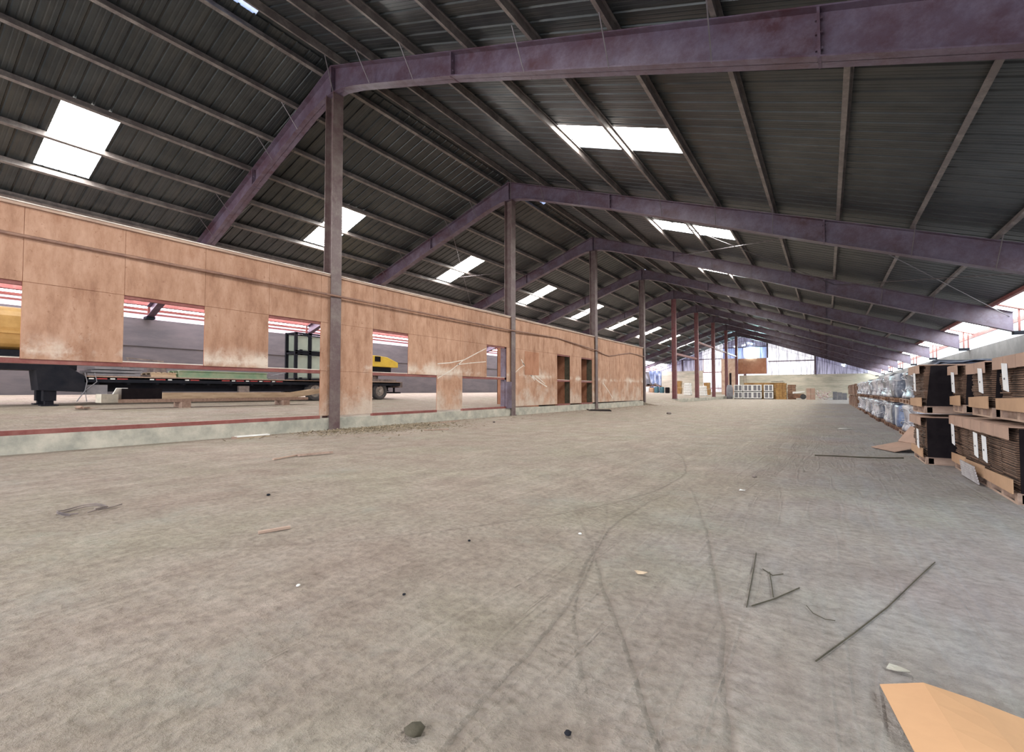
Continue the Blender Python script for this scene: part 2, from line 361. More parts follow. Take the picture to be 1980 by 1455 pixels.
# ridge cap with short daylit vents
m = MB(); vents = [(-6.5, -2.2), (S+1.0, S+3.4), (3*S+1, 3*S+2.4)]
for sgn in (-1, 1):
    for a, b in zip([Y0]+[v[1] for v in vents], [v[0] for v in vents]+[Y1]):
        m.quad((0, a, ZR+.05), (0, b, ZR+.05), (sgn*.3, b, zroof(.3)+.05), (sgn*.3, a, zroof(.3)+.05))
tag(m.build('trim_1', M['roof']), 'folded metal ridge cap along the top of the roof', 'ridge cap', kind='structure')
wn = 0
def window(label, parts):
    global wn; wn += 1
    t = thing('window_%d' % wn, (0, 0, 0), label, 'skylight', kind='structure')
    for nm, mb, mt in parts: mb.build(nm, mt, t)
for i, (a, b) in enumerate(vents):
    q = MB(); q.quad((-.3, a, zroof(.3)+.05), (-.3, b, zroof(.3)+.05), (0, b, ZR+.05), (0, a, ZR+.05)); q.quad((0, a, ZR+.05), (0, b, ZR+.05), (.3, b, zroof(.3)+.05), (.3, a, zroof(.3)+.05))
    window('blue daylit ridge vent %s' % ['above the camera left of the nearest frame', 'just beyond the second frame', 'far down the ridge beyond the fourth frame'][i], [('vent_pane', q, M['ridge'])])
def pane(side, xa, xb, a, b, dz=.015):
    return MB().quad((side*xa, a, zroof(xa)+dz), (side*xb, a, zroof(xb)+dz), (side*xb, b, zroof(xb)+dz), (side*xa, b, zroof(xa)+dz))
bayname = lambda k: 'in the bay nearest the camera' if k < 0 else 'in the bay just beyond the %s steel frame' % ORD[k]
for k, (a, b) in enumerate(sky_right):
    window('bright skylight on the right slope %s' % bayname(k-1), [('pane', pane(1, 5.40, 7.01, a, b), M['sky']), ('pane', pane(1, 7.01, 8.62, a, b), M['sky'])])
for k, (a, b) in enumerate(sky_left):
    window('bright skylight on the left slope %s' % bayname(k-1), [('pane', pane(-1, 5.02, 6.5, a, b), M['sky']), ('pane', pane(-1, 6.5, 7.95, a, b), M['sky'])])
for k in range(-1, 9):
    a, b = k*S+.05, (k+1)*S-.05
    if k == -1: a = Y0
    fr = MB()
    for q in (a+.03, b-.03): fr.bar((17.45, q, zroof(17.45)-.02), (18.75, q, zroof(18.75)-.02), .06, .05)
    window('translucent eave roof panel low on the right slope %s' % bayname(k), [('pane', pane(1, 17.45, 18.75, a, b), M['eave']), ('frame', fr, M['red'])])
    window('translucent eave roof panel low on the left slope %s' % bayname(k), [('pane', pane(-1, 13.3, 16.0, a, b), M['eaveL'])])

# ------------------------------------------------------------ purlins
def zsec(x, side, h=.2, w=.075, t=.012):
    zt = zroof(x)-.005; s = side
    o = [(0, 0), (w, 0), (w, -.03), (w-t, -.03), (w-t, -t), (t, -t), (t, -h), (-w, -h), (-w, -h+.03), (-w+t, -h+.03), (-w+t, -h+t), (0, -h+t)]
    return [(s*(x+a), zt-P*a+b) for a, b in o]
PR = [.45, 1.88, 3.59, 5.31, 7.03, 8.74, 10.46, 12.18, 13.9, 15.6, 17.38]
PL = [.45, 1.85, 3.4, 4.95, 6.5, 8.02, 9.55, 11.1, 12.6, 14.2, 15.35]
for sd, lst, nm in ((1, PR, 'right'), (-1, PL, 'left')):
    for i, x in enumerate(lst):
        q = MB(); q.prism(zsec(x, sd), Y0, Y1, 1)
        where = 'the %s one down from the ridge' % ORD[i] if i else 'the one hugging the ridge'
        t = tag(q.build('purlin', M['red'] if i == 10 else M['purlin']), 'long steel roof purlin on the %s slope, %s' % (nm, where), 'purlin', 'purlins of the %s roof slope' % nm)
tag(MB().prism([(XR+.15, zroof(XR+.15)-.22), (XR+.23, zroof(XR+.15)-.22), (XR+.23, zroof(XR+.15)-.02), (XR+.15, zroof(XR+.15)-.02)], Y0, Y1, 1).build('eave_strut', M['red']), 'red steel eave strut along the low right edge of the roof', 'eave strut')

# ------------------------------------------------------------ steel frames
RP = [(0, 10.52, 9.70), (.5, 10.37, 9.66), (1.2, None, 9.48), (4.8, None, 8.27), (8.3, None, 6.98), (11.8, None, 5.68), (18.0, None, 3.45)]
LP = [(0, 10.52, 9.70), (.5, 10.37, 9.66), (1.2, None, 9.48), (4.8, None, 8.25), (8.0, None, 7.10), (11.5, None, 5.90), (15.35, None, 4.66)]
def rafter(par, pts, sd, sk=0.0):
    pts = [(x, zroof(x)-.215, zb) for x, zt, zb in pts]
    web = MB(); fl = MB(); W2 = .15; T = .022
    for (x0, t0, b0), (x1, t1, b1) in zip(pts, pts[1:]):
        def sh(x): return sk*x
        for tt, (ya, yb) in ((0, (-.01, .01)),):
            i = len(web.v)
            web.v += [(sd*x0, sh(x0)+ya, b0), (sd*x1, sh(x1)+ya, b1), (sd*x1, sh(x1)+ya, t1), (sd*x0, sh(x0)+ya, t0), (sd*x0, sh(x0)+yb, b0), (sd*x1, sh(x1)+yb, b1), (sd*x1, sh(x1)+yb, t1), (sd*x0, sh(x0)+yb, t0)]
            web.f += [(i, i+1, i+2, i+3), (i+7, i+6, i+5, i+4), (i, i+4, i+5, i+1), (i+3, i+2, i+6, i+7), (i+1, i+5, i+6, i+2), (i, i+3, i+7, i+4)]
        for z0, z1 in ((b0, b1), (t0-T, t1-T)):
            i = len(fl.v)
            fl.v += [(sd*x, sh(x)+y, z+dz) for x, z in ((x0, z0), (x1, z1)) for dz in (0, T) for y in (-W2, W2)]
            fl.f += [(i, i+1, i+3, i+2), (i+4, i+6, i+7, i+5), (i, i+4, i+5, i+1), (i+2, i+3, i+7, i+6), (i, i+2, i+6, i+4), (i+1, i+5, i+7, i+3)]
    r = fl.build('rafter', M['rafter'], par)
    web.build('web', M['rafter'], r)
    zb = lambda x: next(b0+(b1-b0)*(x-x0)/(x1-x0) for (x0, _, b0), (x1, _, b1) in zip(pts, pts[1:]) if x0 <= x <= x1)
    for x in ([4.8, 11.8] if sd > 0 else [4.8, 11.5]):
        q = MB(); q.box(sd*x-.018, sd*x+.018, sk*x-.14, sk*x+.14, zb(x)-.01, zroof(x)-.21)
        for zz in (.12, .35, .55): q.box(sd*x-.045, sd*x+.045, sk*x-.10, sk*x-.06, zb(x)+zz, zb(x)+zz+.035)
        q.build('splice_plate', M['rafter'], par)
    for i, x in enumerate([1.88, 3.59, 6.9, 8.74, 10.46, 13.9, 15.6] if sd > 0 else [1.85, 3.4, 6.5, 8.0, 9.55, 12.6]):
        for yy in (-1, 1):
            MB().tube([(sd*(x-.05), sk*x+yy*.13, zb(x)+.01), (sd*x, sk*x+yy*.62, zroof(x)-.19)], .012, 5).build('flange_brace', M['rod'], par)
    return r
def make_frame(k, skew=0.0):
    t = thing('roof_portal', (0, k*S, 0), '', 'steel frame', 'steel roof frames')
    rafter(t, RP, 1); rafter(t, LP, -1, skew)
    c = MB(); z0, z1 = (0 if k < 4 else .34), 9.72
    for x in (-.19, .17): c.box(x, x+.02, -.165, .165, z0, z1)
    c.box(-.17, .17, -.008, .008, z0, z1); c.build('column', M['col'] if k < 4 else M['colred'], t)
    MB().box(-.23, .23, -.2, .2, z0, z0+.03).build('base_plate', M['col'], t)
    MB().prism([(-.02, 9.7), (.02, 9.7), (.02, 10.5), (-.02, 10.5)], -.14, .14, 1).build('stiffener', M['rafter'], t)
    for yy in (-.12, .12):
        MB().tube([(.1, yy, 9.72), (.42, yy*5, zroof(.42)-.16)], .014, 5).build('flange_brace', M['rod'], t)
    # bearing brackets and short posts at both eaves
    MB().box(XR-.42, XR-.02, -.16, .16, 3.34, 3.47).build('bearing_bracket', M['blk'], t)
    for x in (XR-.22, XR+.02): MB().box(x-.03, x+.03, .02+.3*(x > XR), .08+.3*(x > XR), 3.36, zroof(x)-.02).build('eave_post', M['red'], t)
    MB().box(XL+.02, XL+.45, skew*15.5-.18, skew*15.5+.18, 4.56, 4.68).build('bearing_bracket', M['blk'], t)
    MB().box(XL+.1, XL+.16, skew*15.5-.05, skew*15.5+.05, 4.6, zroof(15.6)-.02).build('eave_post', M['red'], t)
    return t
f0 = make_frame(0); f0.rotation_euler = (0, 0, -.05); f0['label'] = 'nearest steel roof frame whose column carries the close left end of the beam'
f1 = make_frame(1)
f1['label'] = 'second steel roof frame from the camera with dusty column above partition'
for k in range(2, 4): dup(f1, (0, k*S, 0), label='%s steel roof frame from the camera, column on the partition' % ORD[k])
f4 = make_frame(4); f4['label'] = 'fifth steel roof frame from the camera, first with its red column on the bare kerb'
for k in range(5, 10): dup(f4, (0, k*S, 0), label='%s steel roof frame from the camera, column %s' % (ORD[k], 'against the end wall' if k == 9 else 'standing free on the kerb'))
tag(MB().box(-.1, .1, 36.75, 45.5, 4.5, 4.68).build('tie_beam', M['red']), 'pinkish red horizontal beam joining the first two free standing red columns', 'beam')
tag(MB().box(-.1, .1, 45.9, 72.9, 6.4, 6.58).build('tie_beam', M['red']), 'higher thin red beam running between the farther columns to the end wall', 'beam')
# rod bracing in the roof plane
def rod(a, b, label):
    za = lambda x: zroof(x)-.42
    tag(MB().tube([(a[0], a[1], za(a[0])), (b[0], b[1], za(b[0]))], .014, 6).build('bracing_rod', M['rod']), label, 'bracing rod', 'roof bracing rods')
for lo, hi, nm in ((12.2, 17.9, 'nearest the right eave'), (5.0, 12.2, 'mid right slope')):
    rod((lo, S), (hi, 2*S), 'thin diagonal rod brace between second and third frames, %s, falling away' % nm)
    rod((hi, S), (lo, 2*S), 'thin diagonal rod brace between second and third frames, %s, rising away' % nm)
for lo, hi, nm in ((-3.5, -9.5, 'high on the left slope'), (-9.5, -15.0, 'low on the left slope')):
    rod((lo, S), (hi, 2*S), 'thin diagonal rod brace between second and third frames, %s, falling away' % nm)
    rod((hi, S), (lo, 2*S), 'thin diagonal rod brace between second and third frames, %s, rising away' % nm)

# ------------------------------------------------------------ outer walls
m = MB(); m.box(XR, XR+.25, Y0, Y1, 0, 3.36); m.build('wall_right', M['conc'])
tag(bpy.data.objects['wall_right'], 'bare grey concrete side wall behind the pallets', 'wall', kind='structure')
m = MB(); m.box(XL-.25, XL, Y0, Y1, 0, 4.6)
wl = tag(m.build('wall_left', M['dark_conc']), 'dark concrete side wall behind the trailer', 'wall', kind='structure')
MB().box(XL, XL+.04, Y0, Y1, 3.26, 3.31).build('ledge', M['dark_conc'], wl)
m = MB()
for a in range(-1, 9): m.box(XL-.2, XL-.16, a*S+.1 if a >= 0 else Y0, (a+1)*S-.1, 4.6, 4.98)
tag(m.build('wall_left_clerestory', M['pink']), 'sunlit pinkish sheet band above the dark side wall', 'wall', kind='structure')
tag(MB().box(XL-.14, XL-.04, Y0, Y1, 4.82, 4.90).build('trim_2', M['red']), 'dark red girt crossing the clerestory band of the far left wall', 'girt', kind='structure')
tag(MB().box(XL-.14, XL-.02, Y0, Y1, 5.0, 5.12).build('trim_3', M['red']), 'dark red eave girt topping the far left wall', 'girt', kind='structure')
# wall behind the camera, with two open loading doors
m = MB(); 
for x0, x1, z0, z1 in ((XL, -10, 0, 5.1), (-1, 3.7, 0, 6), (12.3, XR, 0, 4.2)): m.box(x0, x1, Y0-.2, Y0, z0, z1)
m.prism([(XL, 5.2), (XR, 4.3), (XR, 4.2), (XR, zroof(XR)), (0, ZR), (XL, zroof(XL))], Y0-.2, Y0, 1)
tag(m.build('wall_back', M['dark_conc']), 'gable wall behind the viewpoint with open loading doors', 'wall', kind='structure')
# far gable wall
ew = thing('wall_end', (0, Y1, 0), 'far gable wall of pale concrete under daylit corrugated siding', 'wall', kind='structure')
MB().box(-.9, XR, -.05, .25, 0, 3.78).build('concrete_base', M['endc'], ew)
MB().box(XL, -6.9, -.05, .25, 0, 4.75).build('concrete_base', M['endc'], ew)
MB().box(-6.9, -3.6, -.05, .25, 0, .9).build('concrete_base', M['endc'], ew)
def sid(name, x0, x1, z0, z1, mt, par):
    m = MB(); x = x0
    tops = lambda x: min(z1, zroof(x)-.02)
    while x < x1-.01:
        x2 = min(x+.19, x1); d = 0 if int((x-x0)/.19) % 2 else .035
        m.quad((x, d, z0), (x2, d, z0), (x2, d, max(z0, tops(x2))), (x, d, max(z0, tops(x)))); x = x2
        m.quad((x, 0, z0), (x, .035, z0), (x, .035, max(z0, tops(x))), (x, 0, max(z0, tops(x))))
    return m.build(name, mt, par)
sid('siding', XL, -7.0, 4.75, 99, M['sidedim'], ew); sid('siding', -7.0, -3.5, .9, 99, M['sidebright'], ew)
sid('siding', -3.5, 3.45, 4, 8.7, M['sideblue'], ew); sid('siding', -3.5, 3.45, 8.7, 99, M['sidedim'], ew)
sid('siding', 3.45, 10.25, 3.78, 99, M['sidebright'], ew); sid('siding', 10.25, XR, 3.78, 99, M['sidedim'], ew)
MB().box(-1.1, 3.35, -.1, -.06, 4.02, 6.7).build('plywood_panel', M['plyfar'], ew)
for x, za in ((3.5, 6.7), (10.3, 3.78), (-10.5, 4.75)): MB().box(x-.13, x+.13, -.2, -.05, za, zroof(x)-.2).build('gable_column', M['rafter'], ew)
MB().box(3.6, 10.2, -.16, -.02, 6.0, 6.16).build('girt', M['rafter'], ew)
MB().box(-3.5, 3.5, -.16, -.02, 8.6, 8.76).build('girt', M['rafter'], ew)
MB().box(-10.4, -3.6, -.16, -.02, 6.75, 6.88).build('girt', M['rafter'], ew)
for a, b in (((-14.2, -.25, 8.6-1.1), (-5.6, -.25, 6.9)),): pass
d = thing('door_1', (0, Y1-.12, 0), 'tall white hatch door in red frame on the far gable wall', 'door', kind='structure')
MB().box(-6.75, -3.7, -.05, 0, 4.5, 6.7).build('door_leaf', M['sidebright'], d)
q = MB(); q.box(-6.85, -6.75, -.1, 0, 4.4, 6.8); q.box(-3.7, -3.6, -.1, 0, 4.4, 6.8); q.box(-6.85, -3.6, -.1, 0, 4.38, 4.5); q.box(-6.85, -3.6, -.1, 0, 1.5, 1.62); q.build('door_frame', M['red'], d)
# small plywood office against the end wall
r = thing('wall_office', (0, Y1-.3, 0), 'tall pinkish plywood partition with two dark slots at the far end', 'wall', kind='structure')
MB().box(-3.55, -1.1, -1.2, .2, 0, 6.7).build('plywood_wall', ply_mat('pinkish_plywood', (1.25, 1.5, 1.7), False), r)
for x in (-2.95, -2.25): MB().box(x, x+.3, -1.26, -1.2, 2.0, 4.2).build('slot', M['black'], r)
# glare opening and nail holes high on the end wall
gl = MB(); gl.v.append((0, 0, 0)); 
for j in range(28): gl.v.append((.72*math.cos(j*math.pi/14), 0, .78*math.sin(j*math.pi/14)))
gl.f = [(0, j+1, (j+1) % 28+1) for j in range(28)]
g = gl.build('gable_opening', M['glare']); g.location = (.95, Y1-.3, 7.75)
tag(g, 'round blinding daylight opening high on the far gable wall', 'vent opening')
for i, (x, z) in enumerate([(-.3, 9.0), (.05, 9.1), (.6, 9.35), (1.15, 9.2), (4.6, 9.0), (-1.6, 8.85), (13.9, 5.2), (14.25, 5.35), (14.1, 5.0)]):
    h = MB().box(x-.09, x+.09, -.12, -.1, z-.08, z+.08).build('daylight_hole', M['hole'], ew)

# ------------------------------------------------------------ plywood partition between the bays
wp = thing('wall_partition', (0, 0, 0), 'long stained plywood partition with square openings on a concrete kerb', 'wall', kind='structure')
ZT = 4.34; PE = 27.15
cells = []; g_ = .004
mod = 1.4645
sh = MB(); bk = MB()
def sheet(y0, y1, z0, z1): sh.box(.097, .108, y0+g_, y1-g_, z0+g_, z1-g_); bk.box(.082, .098, y0, y1, z0, z1)
edges = [-.43-1.4645*k for k in range(10, -1, -1)]
full_l = [(-15.0, -.43)]
opensU = [(-9.21, -7.75), (-7.75, -6.28), (-4.84, -3.37), (-1.90, -.43), (1.38, 2.87), (7.26, 8.72), (13.42, 14.92), (16.33, 17.80)]
opensL = [(Y0, -.43), (1.38, 4.26), (5.70, 8.72), (13.34, 14.80), (16.25, 17.80)]
seams = [Y0, -12.1, -10.68, -9.21, -7.75, -6.28, -4.84, -3.37, -1.90, -.43, .0, 1.38, 2.87, 4.27, 5.70, 7.26, 8.72, 9.14, 10.55, 12.0, 13.38, 14.86, 16.29, 17.80, 18.28, 19.7, 21.2, 22.7, 24.2, 25.6, PE]
def hit(a, b, L): return any(a >= x-.12 and b <= y+.12 for x, y in L)
for a, b in zip(seams, seams[1:]):
    sheet(a, b, 3.02, ZT)
    if not hit(a, b, opensU): sheet(a, b, 1.66, 3.02)
    if not hit(a, b, opensL): sheet(a, b, .40, 1.66)
sh.build('plywood_sheathing', M['ply'], wp); bk.build('backing', M['plyfar'], wp)
MB().box(-.16, .13, Y0, PE, 0, .33).build('concrete_kerb', M['kerb'], wp)
MB().box(-.16, .13, 36.35, Y1-1.5, 0, .34).build('concrete_kerb', M['kerb'], wp)
MB().prism([(-.13, -.05), (1.3, -.05), (1.3, .0), (.5, .12), (-.13, .30)], PE+.1, 36.35, 1).build('dirt_ramp', M['floor'], wp)
for a, b in opensL: MB().box(.02, .125, a, b, .33, .415).build('sill_channel', M['red'], wp)
q = MB(); q.box(-.13, .083, Y0, PE, 1.585, 1.675); q.build('girt', M['red'], wp)
MB().box(-.125, .081, Y0, PE, 1.668, 1.695).build('girt_dust', M['dust'], wp)
MB().box(.0, .083, Y0, PE, 2.955, 3.02).build('header', M['red'], wp)
MB().box(-.16, .15, Y0, PE, ZT, ZT+.055).build('cap_timber', M['cap'], wp)
MB().box(-.18, .17, Y0, PE, ZT+.055, ZT+.075).build('cap_dust', M['dust'], wp)
MB().box(-.16, .10, PE, PE+.06, .3, ZT).build('end_post', M['cap'], wp)
# lined room behind the two narrow openings
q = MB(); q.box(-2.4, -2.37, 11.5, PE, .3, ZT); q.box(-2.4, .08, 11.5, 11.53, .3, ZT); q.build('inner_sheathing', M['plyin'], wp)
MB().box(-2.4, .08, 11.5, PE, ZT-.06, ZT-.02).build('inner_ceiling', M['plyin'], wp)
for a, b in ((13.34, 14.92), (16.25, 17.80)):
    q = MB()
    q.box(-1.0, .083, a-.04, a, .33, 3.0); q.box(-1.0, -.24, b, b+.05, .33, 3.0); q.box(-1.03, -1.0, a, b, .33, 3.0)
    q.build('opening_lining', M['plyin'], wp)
    MB().box(-.24, .081, b-.03, b+.05, .33, 3.0).build('jamb_shade_stud', M['stem'], wp)  # dark strip: the niche's unlit right side put into the jamb colour
q = MB(); q.box(-.14, .083, 8.60, 8.72, .33, 3.0); q.build('stud', M['rafter'], wp)
MB().box(-.05, .20, 8.62, 8.98, .33, 1.5).build('purple_flap', M['rafter'], wp)
# plywood patches and the white splash arcs
MB().box(.108, .114, 10.2, 11.5, 1.85, 2.95).build('plywood_patch', M['plyin'], wp)
def arc(pts, w):
    q = MB()
    for (a, b) in zip(pts, pts[1:]): q.bar((.1095, a[0], a[1]), (.1095, b[0], b[1]), .004, w, up=(0, 0, 1) if abs(b[0]-a[0]) > abs(b[1]-a[1]) else (0, 1, 0))
    q.build('plaster_streak', M['dust'], wp)
arc([(4.3, 2.08), (5.0, 2.15), (5.8, 2.3), (6.6, 2.62), (7.2, 2.85)], .035)
arc([(5.4, 2.1), (6.2, 2.2), (7.2, 2.3)], .03); arc([(4.3, 1.55), (5.0, 1.85), (5.7, 2.25)], .03)
arc([(9.35, 1.9), (9.8, 2.15), (10.3, 2.35)], .03)
arc([(9.9, 2.55), (10.3, 2.15), (10.75, 1.85), (11.1, 1.6)], .05); arc([(10.75, 1.85), (11.5, 1.55), (12.3, 1.3)], .05); arc([(10.0, 2.4), (10.8, 2.0), (12.1, 1.45)], .04)
arc([(19.4, 1.6), (20.3, 1.1), (21.0, .6)], .05)
pp = [(Y0, 3.83), (-5, 3.81), (0, 3.80), (8.95, 3.78), (13.3, 3.86), (18.2, 3.55), (19.3, 3.42), (20.4, 3.34), (22.5, 3.6), (24.3, 3.80), (25.6, 3.78), (PE, 3.72)]
c = MB(); c.tube([(.14 if abs((y % S)-S) > .3 and y % S > .3 else .22, y, z) for y, z in pp], .032, 8)
tag(c.build('conduit_pipe', M['pipe'], smooth=True), 'thin rusty pipe sagging along the upper face of the plywood partition', 'pipe')

# ------------------------------------------------------------ trailer and its load (left bay)
tr = thing('flatbed_trailer', (-9.6, 0, zl(-8.5)), 'long black flatbed trailer parked behind the partition', 'trailer')
ZB = zl(-8.5)
def T(mb, nm, mt, par=tr, **k):
    mb.v = [(x+9.6, y, z-ZB) for x, y, z in mb.v]; return mb.build(nm, mt, par, **k)
T(MB().box(-10.8, -8.4, -3.3, 10.4, 1.50, 1.60), 'deck', M['pallet'])
q = MB()
for x in (-8.9, -10.3): q.box(x-.07, x+.07, -3.3, 9.9, 1.10, 1.50); q.box(x-.14, x+.14, -3.3, 9.9, 1.07, 1.12)
q.box(-8.47, -8.40, -3.3, 10.4, 1.38, 1.56)
for i in range(16): q.box(-10.7, -8.45, -3+i*.85, -2.92+i*.85, 1.32, 1.5)
T(q, 'chassis', M['blk'])
T(MB().box(-10.7, -9.25, -9.0, -3.3, 1.78, 1.97), 'neck_deck', M['blk'])
T(MB().prism([(-9.0, 1.78), (-4.45, 1.74), (-4.38, 1.12), (-3.25, 1.06), (-3.25, 1.55), (-3.75, 1.9), (-4.2, 1.98), (-9.0, 1.98)], -9.25, -8.4, 0), 'gooseneck', M['blk'])
for x in (-8.62, -9.45):
    q = MB().box(x-.13, x+.13, -4.25, -3.95, .78, 1.5); q.box(x-.09, x+.09, -4.2, -4.0, zl(x)+.03, .9); q.box(x-.18, x+.18, -4.3, -3.9, zl(x)+.0, zl(x)+.04)
    T(q, 'landing_leg', M['blk'])
q = MB()
for i in range(24):
    if i in (4, 5, 9, 12, 13, 14): continue
    y = -3.2+i*.28; q.box(-8.40, -8.394, y, y+.13, 1.485, 1.525) if i % 2 == 0 else None
T(q, 'white_tape', M['white'])
q = MB()
for i in range(24):
    if i in (4, 5, 9, 12, 13, 14, 18): continue
    y = -3.2+i*.28; q.box(-8.40, -8.394, y-.1, y+.2, 1.485, 1.525) if i % 2 else None
T(q, 'red_tape', M['redtape'])
def wheel(x0, x1, y, z, r):
    w = MB(); n = 28
    prof_ = [(x0+.05, r*.62), (x0, r*.72), (x0, r*.93), (x0+.05, r), (x1-.05, r), (x1, r*.93), (x1, r*.72), (x1-.05, r*.62)]
    i0 = len(w.v)
    for j in range(n):
        a = 2*math.pi*j/n
        for x, rr in prof_: w.v.append((x, y+rr*math.cos(a), z+rr*math.sin(a)))
    k = len(prof_)
    for j in range(n):
        for q_ in range(k): w.f.append((i0+j*k+q_, i0+j*k+(q_+1) % k, i0+((j+1) % n)*k+(q_+1) % k, i0+((j+1) % n)*k+q_))
    t = T(w, 'wheel', M['rubber'], smooth=False)
    h = MB(); h.tube([(x0+.04, y, z), (x1-.09, y, z)], r*.62, 20); h.tube([(x1-.09, y, z), (x1+.01, y, z)], r*.22, 12)
    for j in range(8): h.tube([(x1-.09, y+r*.38*math.cos(j*math.pi/4), z+r*.38*math.sin(j*math.pi/4)), (x1-.06, y+r*.38*math.cos(j*math.pi/4), z+r*.38*math.sin(j*math.pi/4))], .025, 6)
    h.v = [(a+9.6, b, c_-ZB) for a, b, c_ in h.v]; h.build('rim', M['rim'], t)
for y in (5.15, 9.05):
    wheel(-8.78, -8.45, y, ZB+.47, .47); wheel(-10.75, -10.42, y, ZB+.53, .47)
    T(MB().tube([(-10.45, y, ZB+.5), (-8.75, y, ZB+.48)], .07, 10), 'axle', M['blk'])
    q = MB()
    for j in range(9):
        a = math.pi*(.1+.8*j/8); b = math.pi*(.1+.8*(j+1)/8)
        if j < 8: q.bar((-8.6, y+.58*math.cos(a), ZB+.50+.5*math.sin(a)), (-8.6, y+.58*math.cos(b), ZB+.50+.5*math.sin(b)), .4, .015, up=(0, 0, 1))
    if y < 9: T(q, 'mudguard', M['blk'])
q = MB().box(-10.75, -8.42, 10.35, 10.6, 1.28, 1.6); T(q, 'rear_sill', M['junk'])
q = MB(); q.box(-10.6, -8.5, 10.45, 10.53, .95, 1.03); q.box(-9.0, -8.92, 10.4, 10.48, 1.0, 1.4); q.box(-10.3, -10.22, 10.4, 10.48, 1.0, 1.4); T(q, 'bumper_bar', M['blk'])
T(MB().box(-8.55, -8.43, -3.35, -2.7, .98, 1.30), 'tool_box', M['grey'])
T(MB().box(-8.6, -8.42, 1.6, 2.0, 1.0, 1.3), 'tool_box', M['junk'])
for dy in (0, .25): T(MB().tube([(-8.4, -3.3+dy, 1.7), (-8.36, -3.25+dy, 1.4), (-8.34, -3.3, 1.1), (-8.34, -3.5+dy, .75)], .014, 6), 'air_hose', M['grey'])

def thg(name, mb, mt, label, cat, group=None, **k): return tag(mb.build(name, mt, **k), label, cat, group)
# load on the deck
q = MB()
for i in range(3): q.box(-9.9+.1*i, -8.55, -3.2+.1*i, -1.75+.05*i, 1.61+.11*i, 1.69+.11*i)
thg('sheet_metal', q, M['grey'], 'grey flat sheets piled at the front of the trailer deck', 'sheet metal')
q = MB(); q.bar((-9, -2.05, 2.28), (-8.7, -1.0, 2.18), .05, .05); q.bar((-8.9, -2.05, 2.28), (-8.8, -1.85, 1.65), .05, .05); q.bar((-8.9, -1.1, 2.2), (-8.8, -.9, 1.65), .05, .05); q.bar((-9.6, -2.0, 2.2), (-9.5, -1.0, 2.15), .05, .05); q.box(-9.6, -8.7, -1.9, -1.0, 1.61, 1.68); q.bar((-9.6, -2.0, 2.2), (-9.5, -1.9, 1.62), .05, .05); q.bar((-9.5, -1.0, 2.15), (-9.5, -.95, 1.62), .05, .05)
thg('steel_stand', q, M['junk'], 'low rusty steel stand with sloping bars on the trailer', 'stand')
q = MB(); q.box(-9.6, -8.6, -1.4, -.62, 1.61, 1.66)
for i in range(3): q.box(-9.6+.43*i, -9.5+.43*i, -1.4, -.62, 1.66, 1.75)
for i in range(5): q.box(-9.6, -8.6, -1.4+.17*i, -1.29+.17*i, 1.75, 1.78)
thg('wooden_pallet', q, M['wood'], 'small wooden pallet on the trailer deck beside the green steel', 'pallet')
q = MB(); q.box(-9.5, -8.7, -1.25, -.95, 1.78, 2.02); q.tube([(-9.1, -.9, 1.78), (-9.1, -.9, 2.0)], .13, 12)
thg('machine_part', q, M['junk'], 'dark machine part standing on the small pallet', 'machine part')
q = MB()
for x in (-9.6, -9.2, -8.75): q.box(x-.11, x+.11, -.5, 2.9, 1.61, 1.64); q.box(x-.11, x+.11, -.5, 2.9, 1.85, 1.88); q.box(x-.015, x+.015, -.5, 2.9, 1.64, 1.85)
thg('green_steel_beams', q, M['green'], 'faded green steel beams lying along the trailer deck', 'steel beams')
cg = thing('panel_crate', (-9.35, 5.28, 1.60), 'tall dark framed crate with pale green panels on the trailer', 'crate')
q = MB()
for x in (.2, .93):
    for y in (-1.25, -.55, 1.25): q.box(x, x+.08, y-.07, y+.07, 0, 2.2)
    for z in (0, 1.2, 1.3, 2.12): q.box(x, x+.08, -1.3, 1.3, z, z+.07)
for y in (-1.25, 1.25):
    for z in (0, 1.2, 2.12): q.box(.2, 1, y-.04, y+.04, z, z+.07)
q.build('crate_frame', M['blk'], cg)
for y0, y1 in ((-1.12, -.66), (-.42, 1.1)):
    for z0, z1 in ((.12, 1.15), (1.42, 2.05)): MB().box(.9, .94, y0, y1, z0, z1).build('panel', M['grn2'], cg)
MB().box(.22, .25, -1.2, 1.2, .1, 2.1).build('panel', M['grn2'], cg)
ym = thing('excavator_body', (-9.5, 8.7, 1.602), 'yellow excavator body with sloping tail at the rear of the trailer', 'machine')
MB().prism([(-1.6, .80), (1.55, .80), (1.55, 1.08), (.75, 1.36), (-.3, 1.42), (-.3, 1.5), (-1.6, 1.5)], -1.0, 1.1, 0).build('body_shell', M['yellow'], ym, bev=.03)
MB().box(1.1, 1.115, -.12, .26, 1.08, 1.36).build('side_window', M['black'], ym)
MB().box(1.1, 1.112, -.5, -.46, .82, 1.46).build('panel_gap', M['black'], ym)
MB().box(-.9, 1.0, -1.3, 1.1, .35, .80).build('undercarriage', M['blk'], ym)
MB().tube([(0, 0, .12), (0, 0, .36)], .8, 24).build('turntable', M['junk'], ym)
MB().box(-1.0, 1.0, -1.2, 1.5, 0, .13).build('mounting_bed', M['junk'], ym)
q = MB(); q.box(-9.7, -8.6, 2.95, 3.35, 1.61, 1.72); q.bar((-8.6, 3.0, 1.75), (-8.6, 3.7, 1.92), .05, .04); q.bar((-8.8, 3.05, 1.9), (-8.7, 3.65, 1.8), .05, .04)
thg('angle_iron_bundle', q, M['grey'], 'grey angle iron leaning between the green beams and the panel crate', 'steel')
